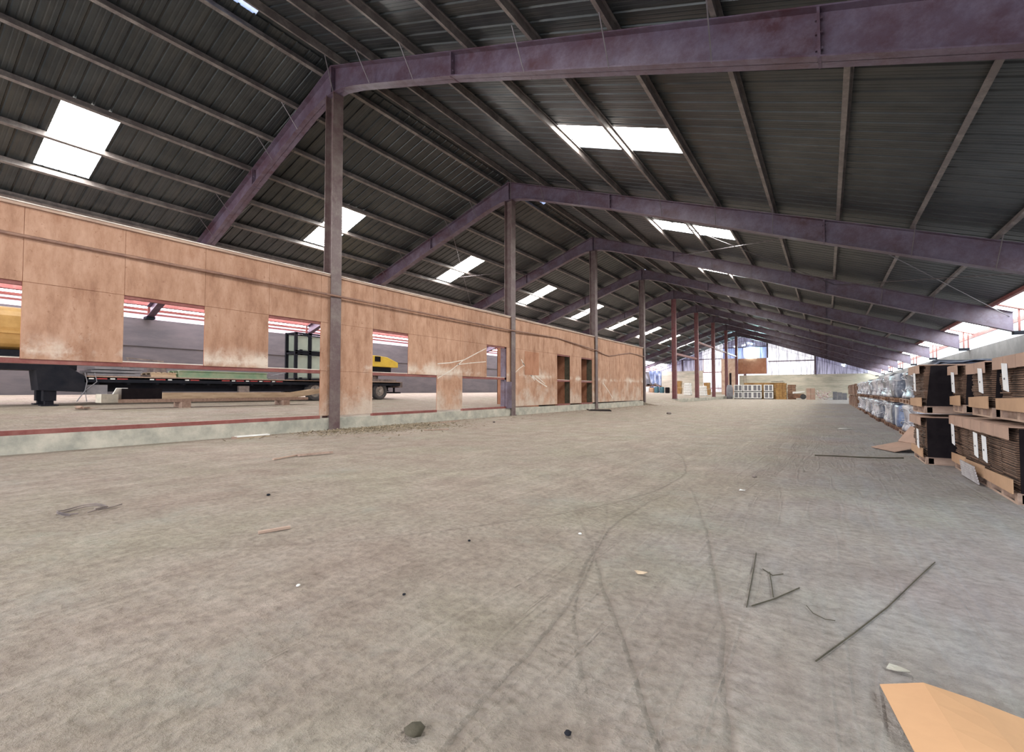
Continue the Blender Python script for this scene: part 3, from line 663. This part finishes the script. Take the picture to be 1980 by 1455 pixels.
q = MB(); q.tube([(-8.75, -2.9, 2.0), (-8.7, -2.4, 2.06), (-8.7, -1.8, 1.98)], .035, 7); q.box(-9.1, -8.6, -2.0, -1.62, 1.95, 2.02)
thg('scrap_steel', q, M['junk'], 'rusty pipe and plate lying on the grey flat sheets', 'scrap steel')
# ochre tank on the gooseneck
tk = thing('ochre_tank', (-9.4, -7.0, 1.98), 'large ochre tank body seen in the leftmost opening', 'tank')
q = MB(); n = 24; i0 = 0
prf = [(1.2*math.copysign(abs(math.cos(a))**.5, math.cos(a)), 1.0+.68*math.copysign(abs(math.sin(a))**.5, math.sin(a))) for a in [2*math.pi*j/n for j in range(n)]]
q.prism(prf, -1.95, 2.8, 1); q.build('tank_shell', M['ochre'], tk)
q = MB(); q.box(1.17, 1.25, -1.95, 2.8, .82, .90); q.build('tank_rib', M['ochre'], tk)
MB().box(-1.0, 1.1, -1.9, 2.2, 0, .34).build('tank_skid', M['blk'], tk)

# timber trough on blocks in front of the trailer
TX = -6.3; zt = zl(TX)
tt = thing('wooden_trough', (TX, 0, zt), 'long pale timber trough lying on blocks in front of the trailer', 'trough')
def TT(mb, nm, mt): mb.v = [(x-TX, y, z-zt) for x, y, z in mb.v]; return mb.build(nm, mt, tt)
q = MB(); q.box(TX+.2, TX+.24, -1.95, 2.7, .84, 1.04); q.box(TX-.24, TX-.20, -1.95, 2.7, .84, 1.04)
q.bar((TX+.22, 2.7, .94), (TX+.22, 3.75, 1.10), .04, .20); q.bar((TX-.22, 2.7, .94), (TX-.22, 3.75, 1.10), .04, .20); TT(q, 'trough_side', M['wood'])
q = MB(); q.box(TX-.24, TX+.22, -3.1, 3.2, .73, .84); TT(q, 'trough_base', M['pallet'])
q = MB(); q.box(TX+.18, TX+.2, -3.0, -1.95, .80, 1.17); q.box(TX-.2, TX-.18, -3.0, -1.95, .80, 1.17); TT(q, 'rubber_side', M['black'])
q = MB(); q.box(TX-.24, TX+.26, -3.5, -3.1, .74, 1.0); TT(q, 'end_box', M['kerb'])
TT(MB().bar((TX-.1, -3.08, .8), (TX+.15, -2.98, 1.18), .35, .02), 'end_plate', M['white'])
for i, y in enumerate((-1.3, 2.2)): thg('timber_block', MB().box(TX-.3, TX+.34, y-.13, y+.13, zl(TX-.3)-.02, .73), M['pallet'], 'short timber block under the trough, %s' % ['nearer its boxed end', 'nearer its curved end'][i], 'block', 'blocks under the trough')
q = MB()
for i in range(9): a = rnd.uniform(-.3, .3); q.bar((TX+rnd.uniform(-.2, .2), -3.9+rnd.uniform(-.2, .25), zt+.03), (TX+rnd.uniform(-.3, .3), -3.75+a, zt+rnd.uniform(.05, .16)), .12, .01)
thg('scrap_sheeting', q, M['cap'], 'crumpled scrap sheeting on the ground at the boxed end of the trough', 'scrap')

# ------------------------------------------------------------ pallets, right side
def pallet(par, lx, ly, mt=None):
    q = MB()
    for i in range(3):
        x = -lx/2+.03+(lx-.12)*i/2
        q.box(x, x+.06, -ly/2, ly/2, .012, .095)
    for i in range(3):
        y = -ly/2+(ly-.10)*i/2; q.box(-lx/2, lx/2, y, y+.10, .013, .094)
    for i in range(6):
        y = -ly/2+(ly-.11)*i/5; q.box(-lx/2, lx/2, y, y+.11, .094, .112)
        if i in (0, 2, 5): q.box(-lx/2, lx/2, y, y+.11, 0, .014)
    q2 = MB(); q2.box(-lx/2-.004, -lx/2, -ly/2, ly/2, .088, .108); q2.box(-lx/2-.004, -lx/2, -ly/2, ly/2, 0, .02)
    for yy in (-ly/2, -.03, ly/2-.06): q2.box(-lx/2-.004, -lx/2, yy, yy+.06, .02, .09)
    p = q.build('pallet', mt or M['pallet'], par); q2.build('pallet_edge', M['cap'], p)
    return p
def card_stack(ly, h, lx=1.15, seed=0, label='', black=True, top=True, band=True, papers=((-.1, .55),), trap=0.0):
    R = random.Random(seed)
    t = thing('cardboard_bale', (0, 0, 0), label, 'cardboard bale', 'bales of flattened cardboard')
    pallet(t, lx, ly)
    nb = max(1, round(ly/.42)); q = MB(); z = .112; n = max(6, int((h-.112)/.019)); dz = (h-.112)/n
    for j in range(n):
        for i in range(nb):
            w = ly/nb; a = R.uniform(-.012, .012); bul = .03*math.sin(math.pi*j/n)
            q.box(-lx/2+.03+a-bul, lx/2-.03+a, -ly/2+i*w+.008+R.uniform(0, .012), -ly/2+(i+1)*w-.008-R.uniform(0, .012), z+j*dz, z+(j+.93)*dz)
    q.build('flattened_cartons', M['sheets'], t)
    x = -lx/2-.012
    if band:
        q = MB(); q.prism([(-ly/2-.01, .10), (ly/2-.02, .10), (ly/2-.02, .22), (-ly/2-.01, .24)], x-.03, x-.018, 0); q.build('bottom_tray', M['card'], t)
    if top:
        q = MB(); q.box(-lx/2-.045, lx/2, -ly/2-.015, ly/2+.01, h, h+.012)
        w = ly/nb
        for i in range(nb): q.prism([(-ly/2+i*w+.004, h-.12), (-ly/2+(i+1)*w-.004, h-.115), (-ly/2+(i+1)*w-.01, h+.005), (-ly/2+i*w+.01, h+.005)], x-.045, x-.035, 0)
        q.build('top_flap', M['cardpink'], t)
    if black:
        q = MB(); q.prism([(-lx/2+.02, .112), (lx/2, .112), (lx/2, h-.01), (-lx/2+.02+trap, h-.01)], -ly/2-.022, -ly/2-.004, 1); q.build('shaded_film_side', M['black'], t, label='black film covered side with its shade painted in')  # dark film panel, with the shade of this side put into its black
    for (py, pz) in papers:
        q = MB(); q.prism([(py-.10, pz-.15), (py+.05, pz-.13), (py+.09, pz+.14), (py-.06, pz+.13)], x-.058, x-.05, 0); lb = q.build('paper_label', M['paper'], t)
        k = MB(); k.box(x-.0595, x-.058, py-.02, py+.02, pz-.03, pz-.01); k.build('print', M['ink'], lb)
    return t
FX = 13.3; LX = 1.15
def put(t, y0, y1, z, x=FX): t.location = (x+LX/2, (y0+y1)/2, z); return t
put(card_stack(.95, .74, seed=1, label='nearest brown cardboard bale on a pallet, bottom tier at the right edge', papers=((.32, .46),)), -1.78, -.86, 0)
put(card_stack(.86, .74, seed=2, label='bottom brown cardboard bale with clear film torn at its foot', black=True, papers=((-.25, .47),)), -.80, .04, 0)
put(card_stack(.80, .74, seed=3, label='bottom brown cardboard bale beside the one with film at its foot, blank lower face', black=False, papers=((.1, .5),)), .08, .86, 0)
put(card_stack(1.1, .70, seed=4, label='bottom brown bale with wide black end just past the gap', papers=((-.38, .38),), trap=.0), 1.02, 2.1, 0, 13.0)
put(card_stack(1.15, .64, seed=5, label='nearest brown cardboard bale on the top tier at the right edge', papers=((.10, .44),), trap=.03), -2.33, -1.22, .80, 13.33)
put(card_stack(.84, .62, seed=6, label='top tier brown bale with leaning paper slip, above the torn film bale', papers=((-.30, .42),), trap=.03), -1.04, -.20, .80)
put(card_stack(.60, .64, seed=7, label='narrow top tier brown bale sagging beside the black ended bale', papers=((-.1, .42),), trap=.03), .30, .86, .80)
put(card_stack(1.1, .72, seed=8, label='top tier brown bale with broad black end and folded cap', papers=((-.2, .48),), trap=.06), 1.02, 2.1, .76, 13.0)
q = MB()
for i in range(7): q.prism([(-.80, .02+i*.03), (.02-.02*i, .02+i*.03), (.0-.02*i, .045+i*.03), (-.80, .045+i*.03)], 13.215-.006*i, 13.225-.006*i, 0)
thg('torn_film', q, MAT('cloudy_film', (.60, .58, .60), (.4, .38, .4), 6, .25, st=.8, bsc=30), 'torn cloudy film hanging at the foot of a brown bale', 'plastic film')
# leaning cardboard flap
q = MB(); q.bar((12.62, 2.75, .02), (13.10, 2.95, .14), .75, .012, up=(0, 0, 1)); q.bar((13.08, 2.94, .14), (13.28, 3.05, .42), .75, .012)
thg('cardboard_flap', q, M['cardpink'], 'bent cardboard flap on the floor against the wrapped pallets', 'cardboard')

def wrapped(seed, mt, h, lx=1.15, ly=1.12, waist=.1):
    R = random.Random(seed)
    t = thing('wrapped_pallet_load', (0, 0, 0), '', 'wrapped pallet', 'film wrapped pallet loads')
    pallet(t, lx*.96, ly*.9, M['brn'])
    q = MB(); n = 28; zs = 11; off = R.uniform(0, 50)
    for k in range(zs+1):
        f = k/zs; z = .115+(h-.125)*f
        s = 1-waist*math.sin(math.pi*f)**1.0*(1 if seed % 2 else -.4)
        if k == 0: s *= .97
        if k == zs: s *= .86
        for j in range(n):
            a = 2*math.pi*j/n; ca, sa = math.cos(a), math.sin(a)
            x = math.copysign(abs(ca)**.42, ca)*lx/2*.96; y = math.copysign(abs(sa)**.42, sa)*ly/2*.97
            d = noise.noise(Vector((x*2.2+off, y*2.2, z*3)))*.07
            lean = .05*math.sin(f*3+off)
            q.v.append((x*s*(1+d), (y*s*(1+d))+lean*.6, z+(.03*noise.noise(Vector((x*3, y*3+off, 9))) if k == zs else 0)))
    for k in range(zs):
        for j in range(n): q.f.append((k*n+j, k*n+(j+1) % n, (k+1)*n+(j+1) % n, (k+1)*n+j))
    q.f.append(tuple(range(n))[::-1]); q.f.append(tuple(zs*n+j for j in range(n)))
    q.build('wrapped_load', mt, t, smooth=True)
    # slack film skirt at the foot and twisted bands
    s = MB(); pts = []
    for zz in (.3, .62):
        ring = [(math.copysign(abs(math.cos(a))**.42, math.cos(a))*lx/2*.985*(1-waist*.4), math.copysign(abs(math.sin(a))**.42, math.sin(a))*ly/2*.99, min(h-.05, zz)+.05*math.sin(a*3+off)) for a in [2*math.pi*j/24 for j in range(25)]]
        s.tube(ring, .012, 5)
    s.build('film_band', M['w1'], t, smooth=True)
    return t
protos = [wrapped(11, M['w1'], .78, waist=.10), wrapped(12, M['w3'], .76, waist=.08), wrapped(13, M['w1'], .80, waist=.16), wrapped(14, M['w2'], .80, waist=.06), wrapped(15, M['w2'], .76, waist=.14)]
seqL = [0, 1, 2, 0, 1, 3, 0, 2, 4, 0, 2, 3, 0, 2, 0, 4, 2, 0, 2]
seqU = [3, 0, 4, 2, 3, 0, 2, 4, 0, 2, 0, 3, 2, 0, 4, 0, 2, 0, 0]
usedp = set()
col_nm = {0: 'cloudy white', 1: 'blue tinted', 2: 'pinched white', 3: 'dark glossy', 4: 'dark pinched'}
for i in range(19):
    y = 3.0+i*1.30+(.12 if i % 3 == 1 else 0)
    for tier, sq, z in (('bottom', seqL, 0), ('top', seqU, .80)):
        k = sq[i]
        lab = '%s film wrapped pallet, %s tier, %s in line after the brown bales' % (col_nm[k], tier, ORD[i])
        loc = (FX+LX/2+rnd.uniform(-.05, .05), y, z)
        if k not in usedp: usedp.add(k); protos[k].location = loc; protos[k]['label'] = lab
        else: dup(protos[k], loc, rnd.choice([0, math.pi]), lab)
# draped dark film on top of the first wrapped loads
q = MB(); n = 14
for a in range(n+1):
    for b in range(9):
        x = FX-.02+b*.14; y = 2.5+a*.17
        q.v.append((x, y, 1.60+.05*noise.noise(Vector((x*3, y*2.5, 4)))+.05*math.sin(a*.45)+(0 if b else -.10)))
for a in range(n):
    for b in range(8): i = a*9+b; q.f.append((i, i+1, i+10, i+9))
o = thg('film_sheet', q, M['w2'], 'loose dark plastic film draped over the top tier wrapped pallets', 'plastic film', smooth=True)
so = o.modifiers.new('thick', 'SOLIDIFY'); so.thickness = .012
bb = None
for i in range(10):
    y = 28.0+i*1.35
    for tier, z in (('bottom', 0), ('top', .80)):
        lab = 'brown cardboard bundle, %s tier, far end of pallet row, %s past the wrapped pallets' % (tier, ORD[i])
        if bb is None:
            bb = thing('cardboard_bundle', (0, 0, 0), lab, 'cardboard bundle', 'far brown cardboard bundles')
            pallet(bb, 1.1, 1.1)
            q = MB(); R = random.Random(5)
            for j in range(9): a = R.uniform(-.03, .03); q.box(-.54+a, .54+a, -.54-a, .50-a, .113+.072*j, .178+.072*j)
            q.build('bundled_cartons', M['brn'], bb); bb.location = (FX+.55, y, z)
            MB().box(-.57, -.555, -.15, .12, .15, .7).build('strip', M['cardpink'], bb)
        else: dup(bb, (FX+.55+rnd.uniform(-.06, .06), y, z), None, lab)

# ------------------------------------------------------------ goods at the far end
def tote(label, loc, seed):
    t = thing('wrapped_tote', loc, label, 'tote', 'white caged totes at the far end')
    q = MB(); q.box(-.5, .5, -.5, .5, .12, .9); q.build('tote_body', M['grey'], t)
    q = MB()
    for x in (-.5, -.0, .46):
        q.box(x-.04, x+.08, -.56, -.5, .1, .92)
    for z in (.1, .86): q.box(-.54, .54, -.56, -.5, z, z+.09)
    q.box(-.54, .54, -.56, .54, .9, .94); q.build('white_wrap', M['white'], t)
    MB().box(-.5, .5, -.5, .5, 0, .11).build('pallet', M['blk'], t)
    return t
t0 = None
for i, x in enumerate((1.85, 3.0, 4.1, 5.45)):
    for tier, z in (('bottom', 0), ('top', .95)):
        lab = 'white wrapped tote, %s one of the far stack %s' % (tier, ['beside the plywood office', 'second from the office', 'third from the office', 'touching the tall brown stack'][i])
        t0 = dup(t0, (x, 62, z), None, lab) if t0 else tote(lab, (x, 62, z), 1)
# brown boxes behind and right of totes
def boxstack(label, x, y, w, d, h, n, m='brn', z0=0, name='box_stack'):
    q = MB(); R = random.Random(int(x*7+y))
    for j in range(n):
        a = R.uniform(-.03, .03); k = max(1, round(w/.4))
        for i in range(k): q.box(x-w/2+i*w/k+.01+a, x-w/2+(i+1)*w/k-.01+a, y-d/2, y+d/2, z0+h*j/n, z0+h*(j+.94)/n)
    return thg(name, q, M[m], label, 'boxes')
M['orange'] = MAT('orange_brown_cartons', (.42, .24, .08), (.22, .11, .04), 2, .8)
boxstack('low wide row of orange brown cartons behind the white totes', 4.7, 63.8, 4.8, 1.1, 2.2, 7, 'orange')
boxstack('tall orange brown carton stack right of the white totes', 6.85, 62.2, 1.2, 1.1, 2.1, 7, 'orange')
boxstack('darker brown carton stack at the right end of the far row', 7.98, 63.0, .9, 1.1, 1.9, 7, 'brn')
thg('dark_sheet', MB().bar((5.6, 63.4, 2.30), (7.0, 63.4, 2.36), .8, .03), M['black'], 'dark sheet lying on top of the far carton row', 'sheet')
dl = thing('white_cart', (8.75, 62, 0), 'low white topped cart right of the far carton stacks', 'cart')
MB().prism([(-.6, .72), (.7, .95), (.7, 1.05), (-.6, .98)], -.45, .45, 1).build('cart_top', M['white'], dl)
q = MB(); q.box(-.5, .6, -.4, .4, .15, .72); q.build('cart_body', M['brn'], dl)
q = MB(); q.tube([(.55, -.5, .35), (.55, -.4, .35)], .33, 16); q.build('wheel', M['rubber'], dl)
boxstack('square brown carton beside the low white cart', 10.1, 62, .95, 1.0, 1.45, 2, 'cardpink')
q = MB(); R = random.Random(3)
for i in range(26):
    x, y = R.uniform(10.75, 12.0), R.uniform(61.6, 62.4); z = R.uniform(.05, .9)
    q.bar((x, y, z), (x+R.uniform(-.5, .5), y+R.uniform(-.3, .3), max(.04, z+R.uniform(-.4, .5))), R.uniform(.04, .14), .05)
tag(q.build('scrap_heap', MAT('mixed_scrap', (.45, .12, .12), (.75, .7, .72), 6, .7, lo=.3, hi=.6)), 'tangled red white and dark scrap heap by the far wall', 'scrap heap', kind='stuff')
for i, (x, m_) in enumerate(((12.62, 'grey'), (13.1, 'grey'), (13.58, 'grey'))):
    q = MB(); q.box(x-.23, x+.22, 61.6, 62.2, 0, .98-.08*i); q.box(x-.02, x+.02, 61.57, 61.6, .05, .9-.08*i)
    thg('metal_cabinet', q, M[m_], 'grey metal case on the floor by the far scrap heap, %s' % ['tallest, touching the scrap', 'the middle one', 'the shortest one'][i], 'cabinet', 'grey cases')
bt = thing('dark_drum', (.85, 61, 0), 'dark round drum at the foot of the plywood office', 'drum')
q = MB(); q.tube([(0, 0, 0), (0, 0, .5), (0, 0, 1.5), (0, 0, 1.9)], [.38, .42, .40, .25], 18); q.build('drum_body', M['grey'], bt, smooth=True)
# left bay far goods
ZF = .85
for i, (x, m_, h, lab) in enumerate(((-14.8, 'grey', 1.0, 'dark drum at the far left end of the drum row'), (-13.9, 'white', .95, 'white drum among the dark drums at the far left'), (-13.1, 'card', .8, 'tan drum right of the white drum'), (-12.3, 'teal', 1.0, 'plain teal drum with the tan drum on its left'), (-11.4, 'teal', 1.0, 'bright spotted teal drum right of the plain teal one'), (-10.5, 'black', .95, 'black drum at the right end of the drum row'))):
    d = thing('plastic_drum', (x, 72, zl(x)), lab, 'drum', 'drums at the far left')
    q = MB(); q.tube([(0, 0, 0), (0, 0, .06), (0, 0, h*.33), (0, 0, h*.36), (0, 0, h*.66), (0, 0, h*.69), (0, 0, h-.05), (0, 0, h)], [.34, .37, .37, .39, .37, .39, .37, .33], 16); q.build('drum_body', M[m_], d)
    MB().tube([(0, 0, h), (0, 0, h+.03)], .3, 16).build('drum_lid', M['blk'], d)
q = MB(); q.box(-14.6, -12.0, 73, 74, 1.9, 2.0)
for x in (-14.5, -12.1): q.box(x-.05, x+.05, 73, 74, zl(-14), 1.9)
thg('work_table', q, M['brn'], 'brown table loaded with clutter behind the far drums', 'table')
q = MB(); R = random.Random(9)
for i in range(14): x = R.uniform(-14.4, -12.2); z = R.uniform(.1, .5); q.box(x, x+R.uniform(.1, .5), 73.2, 73.2+R.uniform(.2, .6), 2.0, 2.0+z)
tag(q.build('table_clutter', M['junk']), 'pile of mixed clutter heaped on the far brown table', 'clutter', kind='stuff')
thg('dark_tarp', MB().prism([(-15.4, .9), (-14.4, .9), (-14.7, 3.2), (-15.3, 4.3)], 74.2, 75.4, 1), M['grey'], 'dark draped tarp in the far left corner', 'tarp')
thg('white_sheet', MB().prism([(-14.3, .8), (-12.7, .8), (-12.6, 4.6), (-14.9, 4.7)], 76.0, 76.1, 1), M['w3'], 'pale blue plastic sheet hanging behind the far clutter', 'plastic sheet')
for i, (x0, z0, w, h, lab) in enumerate(((-8.35, 0, 1.15, 1.0, 'lower brown crate left of the white sack stacks'), (-8.45, 1.02, 1.3, 1.05, 'upper brown crate left of the white sack stacks'), (-3.9, 0, 1.0, .9, 'lower brown crate right of the white sack stacks'), (-3.9, .92, .85, 1.0, 'upper brown crate right of the white sack stacks'))):
    b0 = zl(x0)
    q = MB(); q.prism([(x0-w*.42, b0+z0), (x0+w*.42, b0+z0), (x0+w/2, b0+z0+h), (x0-w/2, b0+z0+h)], 70, 71, 1)
    thg('brown_crate', q, M['orange'], lab, 'crate', 'brown crates in the far left bay')
for j, (x, n) in enumerate(((-4.35, 5), (-2.35, 4))):
    for i in range(n):
        b0 = zl(x-.48)-.02
        q = MB()
        w = .95-.05*i
        ring = []
        q.box(x-w/2, x+w/2, 60-.5, 60.5, b0+i*.34, b0+i*.34+.335)
        o = q.build('white_sack_pallet', M['white'], bev=.06)
        tag(o, 'white bulging sack layer, %s from the floor in the %s far stack' % (ORD[i], ['left', 'right'][j]), 'sack', 'white sacks in the far left bay')

# ------------------------------------------------------------ things on the floor
# cardboard sheet, lower right
q = MB(); N = 12
A = Vector((11.93, -6.10, .02)); e1 = Vector((.97, .03, 0)); e2 = Vector((.16, -1.0, 0))
for j in range(N+1):
    for i in range(N+1):
        u, v = i/N*1.5, j/N*1.35
        p = A+e1*u+e2*v
        fold = (u-.16-.12*v)
        z = .02+.05*max(0, 1-abs(fold)/.16)+.01*math.sin(u*5)
        q.v.append((p.x, p.y, z))
for j in range(N):
    for i in range(N): k = j*(N+1)+i; q.f.append((k, k+1, k+N+2, k+N+1))
o = thg('cardboard_sheet', q, M['cardlt'], 'large creased orange brown cardboard sheet on the floor at lower right', 'cardboard'); so = o.modifiers.new('thick', 'SOLIDIFY'); so.thickness = .008
def stick(pts, r, mt, name, lab, cat='stick', group=None): return thg(name, MB().tube(pts, r, 6), M[mt], lab, cat, group, smooth=True)
q = MB()
for sgn in (0, 1):
    pts = []
    for j in range(17):
        a = j/16*5.6+.3*sgn; pts.append((6.17+.13*math.cos(a)*(1+.12*sgn), -6.90+.17*math.sin(a), .018+.014*sgn+.01*math.sin(a*3)))
    q.tube(pts, .006, 6)
q.tube([(6.28, -6.82, .02), (6.26, -6.70, .025), (6.18, -6.62, .02)], .006, 6)
thg('wire_loop', q, M['junk'], 'loose oval loop of old wire on the dirt at left', 'wire')
thg('wood_offcut', MB().bar((8.14, -6.36, .012), (8.22, -6.15, .016), .028, .018), M['cap'], 'short pale wood offcut on the open floor beyond the wire loop', 'stick')
thg('wood_offcut', MB().bar((4.45, -3.75, .025), (4.6, -3.2, .03), .06, .03), M['pallet'], 'thin dark lath on the floor near the nearest column', 'stick')
thg('wood_offcut', MB().bar((4.5, -4.2, .02), (4.35, -3.65, .02), .04, .02), M['cap'], 'thin brown lath lying end to end with the dark lath', 'stick')
b = thing('board', (.55, -2.5, 0), 'pale board lying against the kerb left of the nearest column', 'board')
MB().bar((0, -.36, .05), (.03, .38, .05), .14, .025).build('board_face', M['white'], b); MB().box(-.08, .05, -.42, -.36, 0, .05).build('board_end', M['pallet'], b)
MB().bar((0, -.36, .019), (.03, .38, .019), .10, .036).build('board_batten', M['wood'], b)
thg('wood_offcut', MB().bar((2.6, 1.1, .02), (2.9, 1.75, .02), .05, .03), M['pallet'], 'dark offcut on the floor right of the debris patch', 'stick')
thg('wood_offcut', MB().bar((.9, 3.2, .02), (.75, 4.7, .02), .06, .03), M['pallet'], 'long lath on the floor below the wide partition opening', 'stick')
def wire(name, px, lab, r=.0028): return thg(name, MB().tube([(x, y, .006) for x, y in px], r, 5), M['stem'], lab, 'strand')
wire('strap_strand', [(12.34, -4.28), (12.2, -4.7), (12.02, -5.25), (11.87, -5.65), (11.73, -6.01)], 'long dark strand on the bare floor pointing at the cardboard sheet', .0032)
wire('straw_stem', [(11.37, -4.72), (11.40, -5.15), (11.43, -5.64)], 'straight dark stem on the floor, leftmost of the small crossing stems')
wire('straw_stem', [(11.45, -5.61), (11.54, -5.45), (11.64, -5.22)], 'dark stem on the floor crossing the foot of the short stem', .0035)
wire('straw_stem', [(11.53, -5.43), (11.50, -5.2), (11.48, -5.06)], 'short dark stem with a forked tip on the floor', .003)
wire('straw_stem', [(11.44, -5.02), (11.50, -5.1), (11.55, -5.04)], 'tiny forked twig at the tip of the short stem', .003)
wire('straw_stem', [(11.68, -5.45), (11.71, -5.53), (11.76, -5.57), (11.80, -5.56)], 'short curved dark stem left of the long strand', .002)
wire('floor_cable', [(11.6, 1.2), (11.9, 1.28), (12.2, 1.33), (12.5, 1.42), (12.8, 1.6)], 'thin dark cable across the floor toward the black ended bale', .013)
def pebble(x, y, r, mt, lab, name='stone', cat='stone'):
    q = MB(); n = 7
    for k in range(4):
        f = (k+.4)/4.4*math.pi
        for j in range(n):
            a = 2*math.pi*j/n; rr = r*(1+.35*noise.noise(Vector((x*9+j, y*9, k*1.3))))
            q.v.append((x+rr*math.sin(f)*math.cos(a), y+rr*math.sin(f)*math.sin(a), r*.35-r*.6*math.cos(f)*.9+.004))
    for k in range(3):
        for j in range(n): q.f.append((k*n+j, k*n+(j+1) % n, (k+1)*n+(j+1) % n, (k+1)*n+j))
    q.f += [tuple(range(n))[::-1], tuple(3*n+j for j in range(n))]
    return thg(name, q, M[mt], lab, cat, 'loose stones on the floor', smooth=True)
for x, y, r, mt, lab in [(10.67, -7.2, .032, 'stem', 'dark clod on the floor at bottom centre'), (11.08, -6.93, .012, 'blk', 'small dark stone right of the dark clod'), (9.3, -6.75, .012, 'white', 'small white chip on the left foreground floor'),
    (11.0, -1.6, .03, 'junk', 'tiny dark pebble on the mid floor right of centre'), (12.05, -6.2, .012, 'paper', 'pale pebble just beyond the cardboard sheet'), (9.88, -6.5, .01, 'blk', 'small black pebble right of the white chip'),
    (5.6, 14.2, .12, 'junk', 'dark lump on the far floor right of the black mat'), (9.6, -5.6, .012, 'blk', 'small black pebble on the middle foreground floor'), (10.2, -5.0, .014, 'white', 'small pale pebble beyond the middle foreground'),
    (2.2, 4.9, .05, 'junk', 'dark lump on the floor by the second partition column'), (6.9, -5.6, .02, 'blk', 'black pebble between the wire loop and the offcut')]: pebble(x, y, r, mt, lab)
def flatbit(x, y, s, mt, lab, name='paper_scrap', rz=.4):
    q = MB(); n = 6
    for j in range(n): a = j*math.pi*2/n+rz; q.v.append((x+s*math.cos(a)*(1+.2*(j % 2)), y+s*.55*math.sin(a), .006+.006*(j % 3)))
    for j in range(n): q.v.append((q.v[j][0], q.v[j][1], q.v[j][2]+.004))
    q.f = [tuple(range(n))[::-1], tuple(range(n, 2*n))]+[(j, (j+1) % n, n+(j+1) % n, n+j) for j in range(n)]
    thg(name, q, M[mt], lab, 'scrap')
flatbit(12.0, -5.91, .035, 'kerb', 'dry leaf shaped scrap above the cardboard sheet', 'dry_leaf')
flatbit(10.84, -5.51, .035, 'wood', 'curled bark scrap on the centre floor', 'bark_scrap', 1.3)
flatbit(12.2, 8.2, .16, 'white', 'flat white scrap on the floor beside the wrapped pallets')
flatbit(11.0, -2.6, .03, 'white', 'small white paper scrap on the floor right of centre')
m_ = thing('rubber_mat', (1.1, 16.6, 0), 'black flat mat lying by the foot of the partition', 'mat')
MB().prism([(-.85, .1), (-.2, -1.0), (1.1, -1.0), (.3, .7)], 0, .03, 2).build('mat_slab', M['black'], m_)
q = MB(); q.bar((-.8, .05, .045), (-.2, -.95, .045), .08, .03); q.build('mat_edge', M['junk'], m_)
# chips and straw around the foot of the nearest column
R = random.Random(21); q = MB()
for i in range(1500):
    x = .35+abs(R.gauss(0, .95)); y = R.gauss(1.2, 1.3); a = R.uniform(0, 6.28); L = R.uniform(.03, .13)
    if x > 3.6: continue
    q.bar((x, y, .012), (x+L*math.cos(a), y+L*math.sin(a), .012+R.uniform(0, .04)), R.uniform(.008, .03), .006)
tag(q.build('debris_patch', MAT('chip_debris', (.12, .09, .05), (.42, .34, .24), 9, .9, lo=.4, hi=.6)), 'scatter of chips and straw around the nearest column foot', 'debris', kind='stuff')
q = MB()
for i in range(260):
    y = R.uniform(2, 27); x = .35+abs(R.gauss(0, .8)); a = R.gauss(1.57, .6); L = R.uniform(.03, .22)
    q.bar((x, y, .01), (x+L*math.cos(a), y+L*math.sin(a), .015), R.uniform(.01, .03), .008)
tag(q.build('straw_litter', MAT('straw_litter', (.14, .10, .07), (.5, .42, .33), 9, .9, lo=.4, hi=.6)), 'loose straw litter along the foot of the partition', 'litter', kind='stuff')
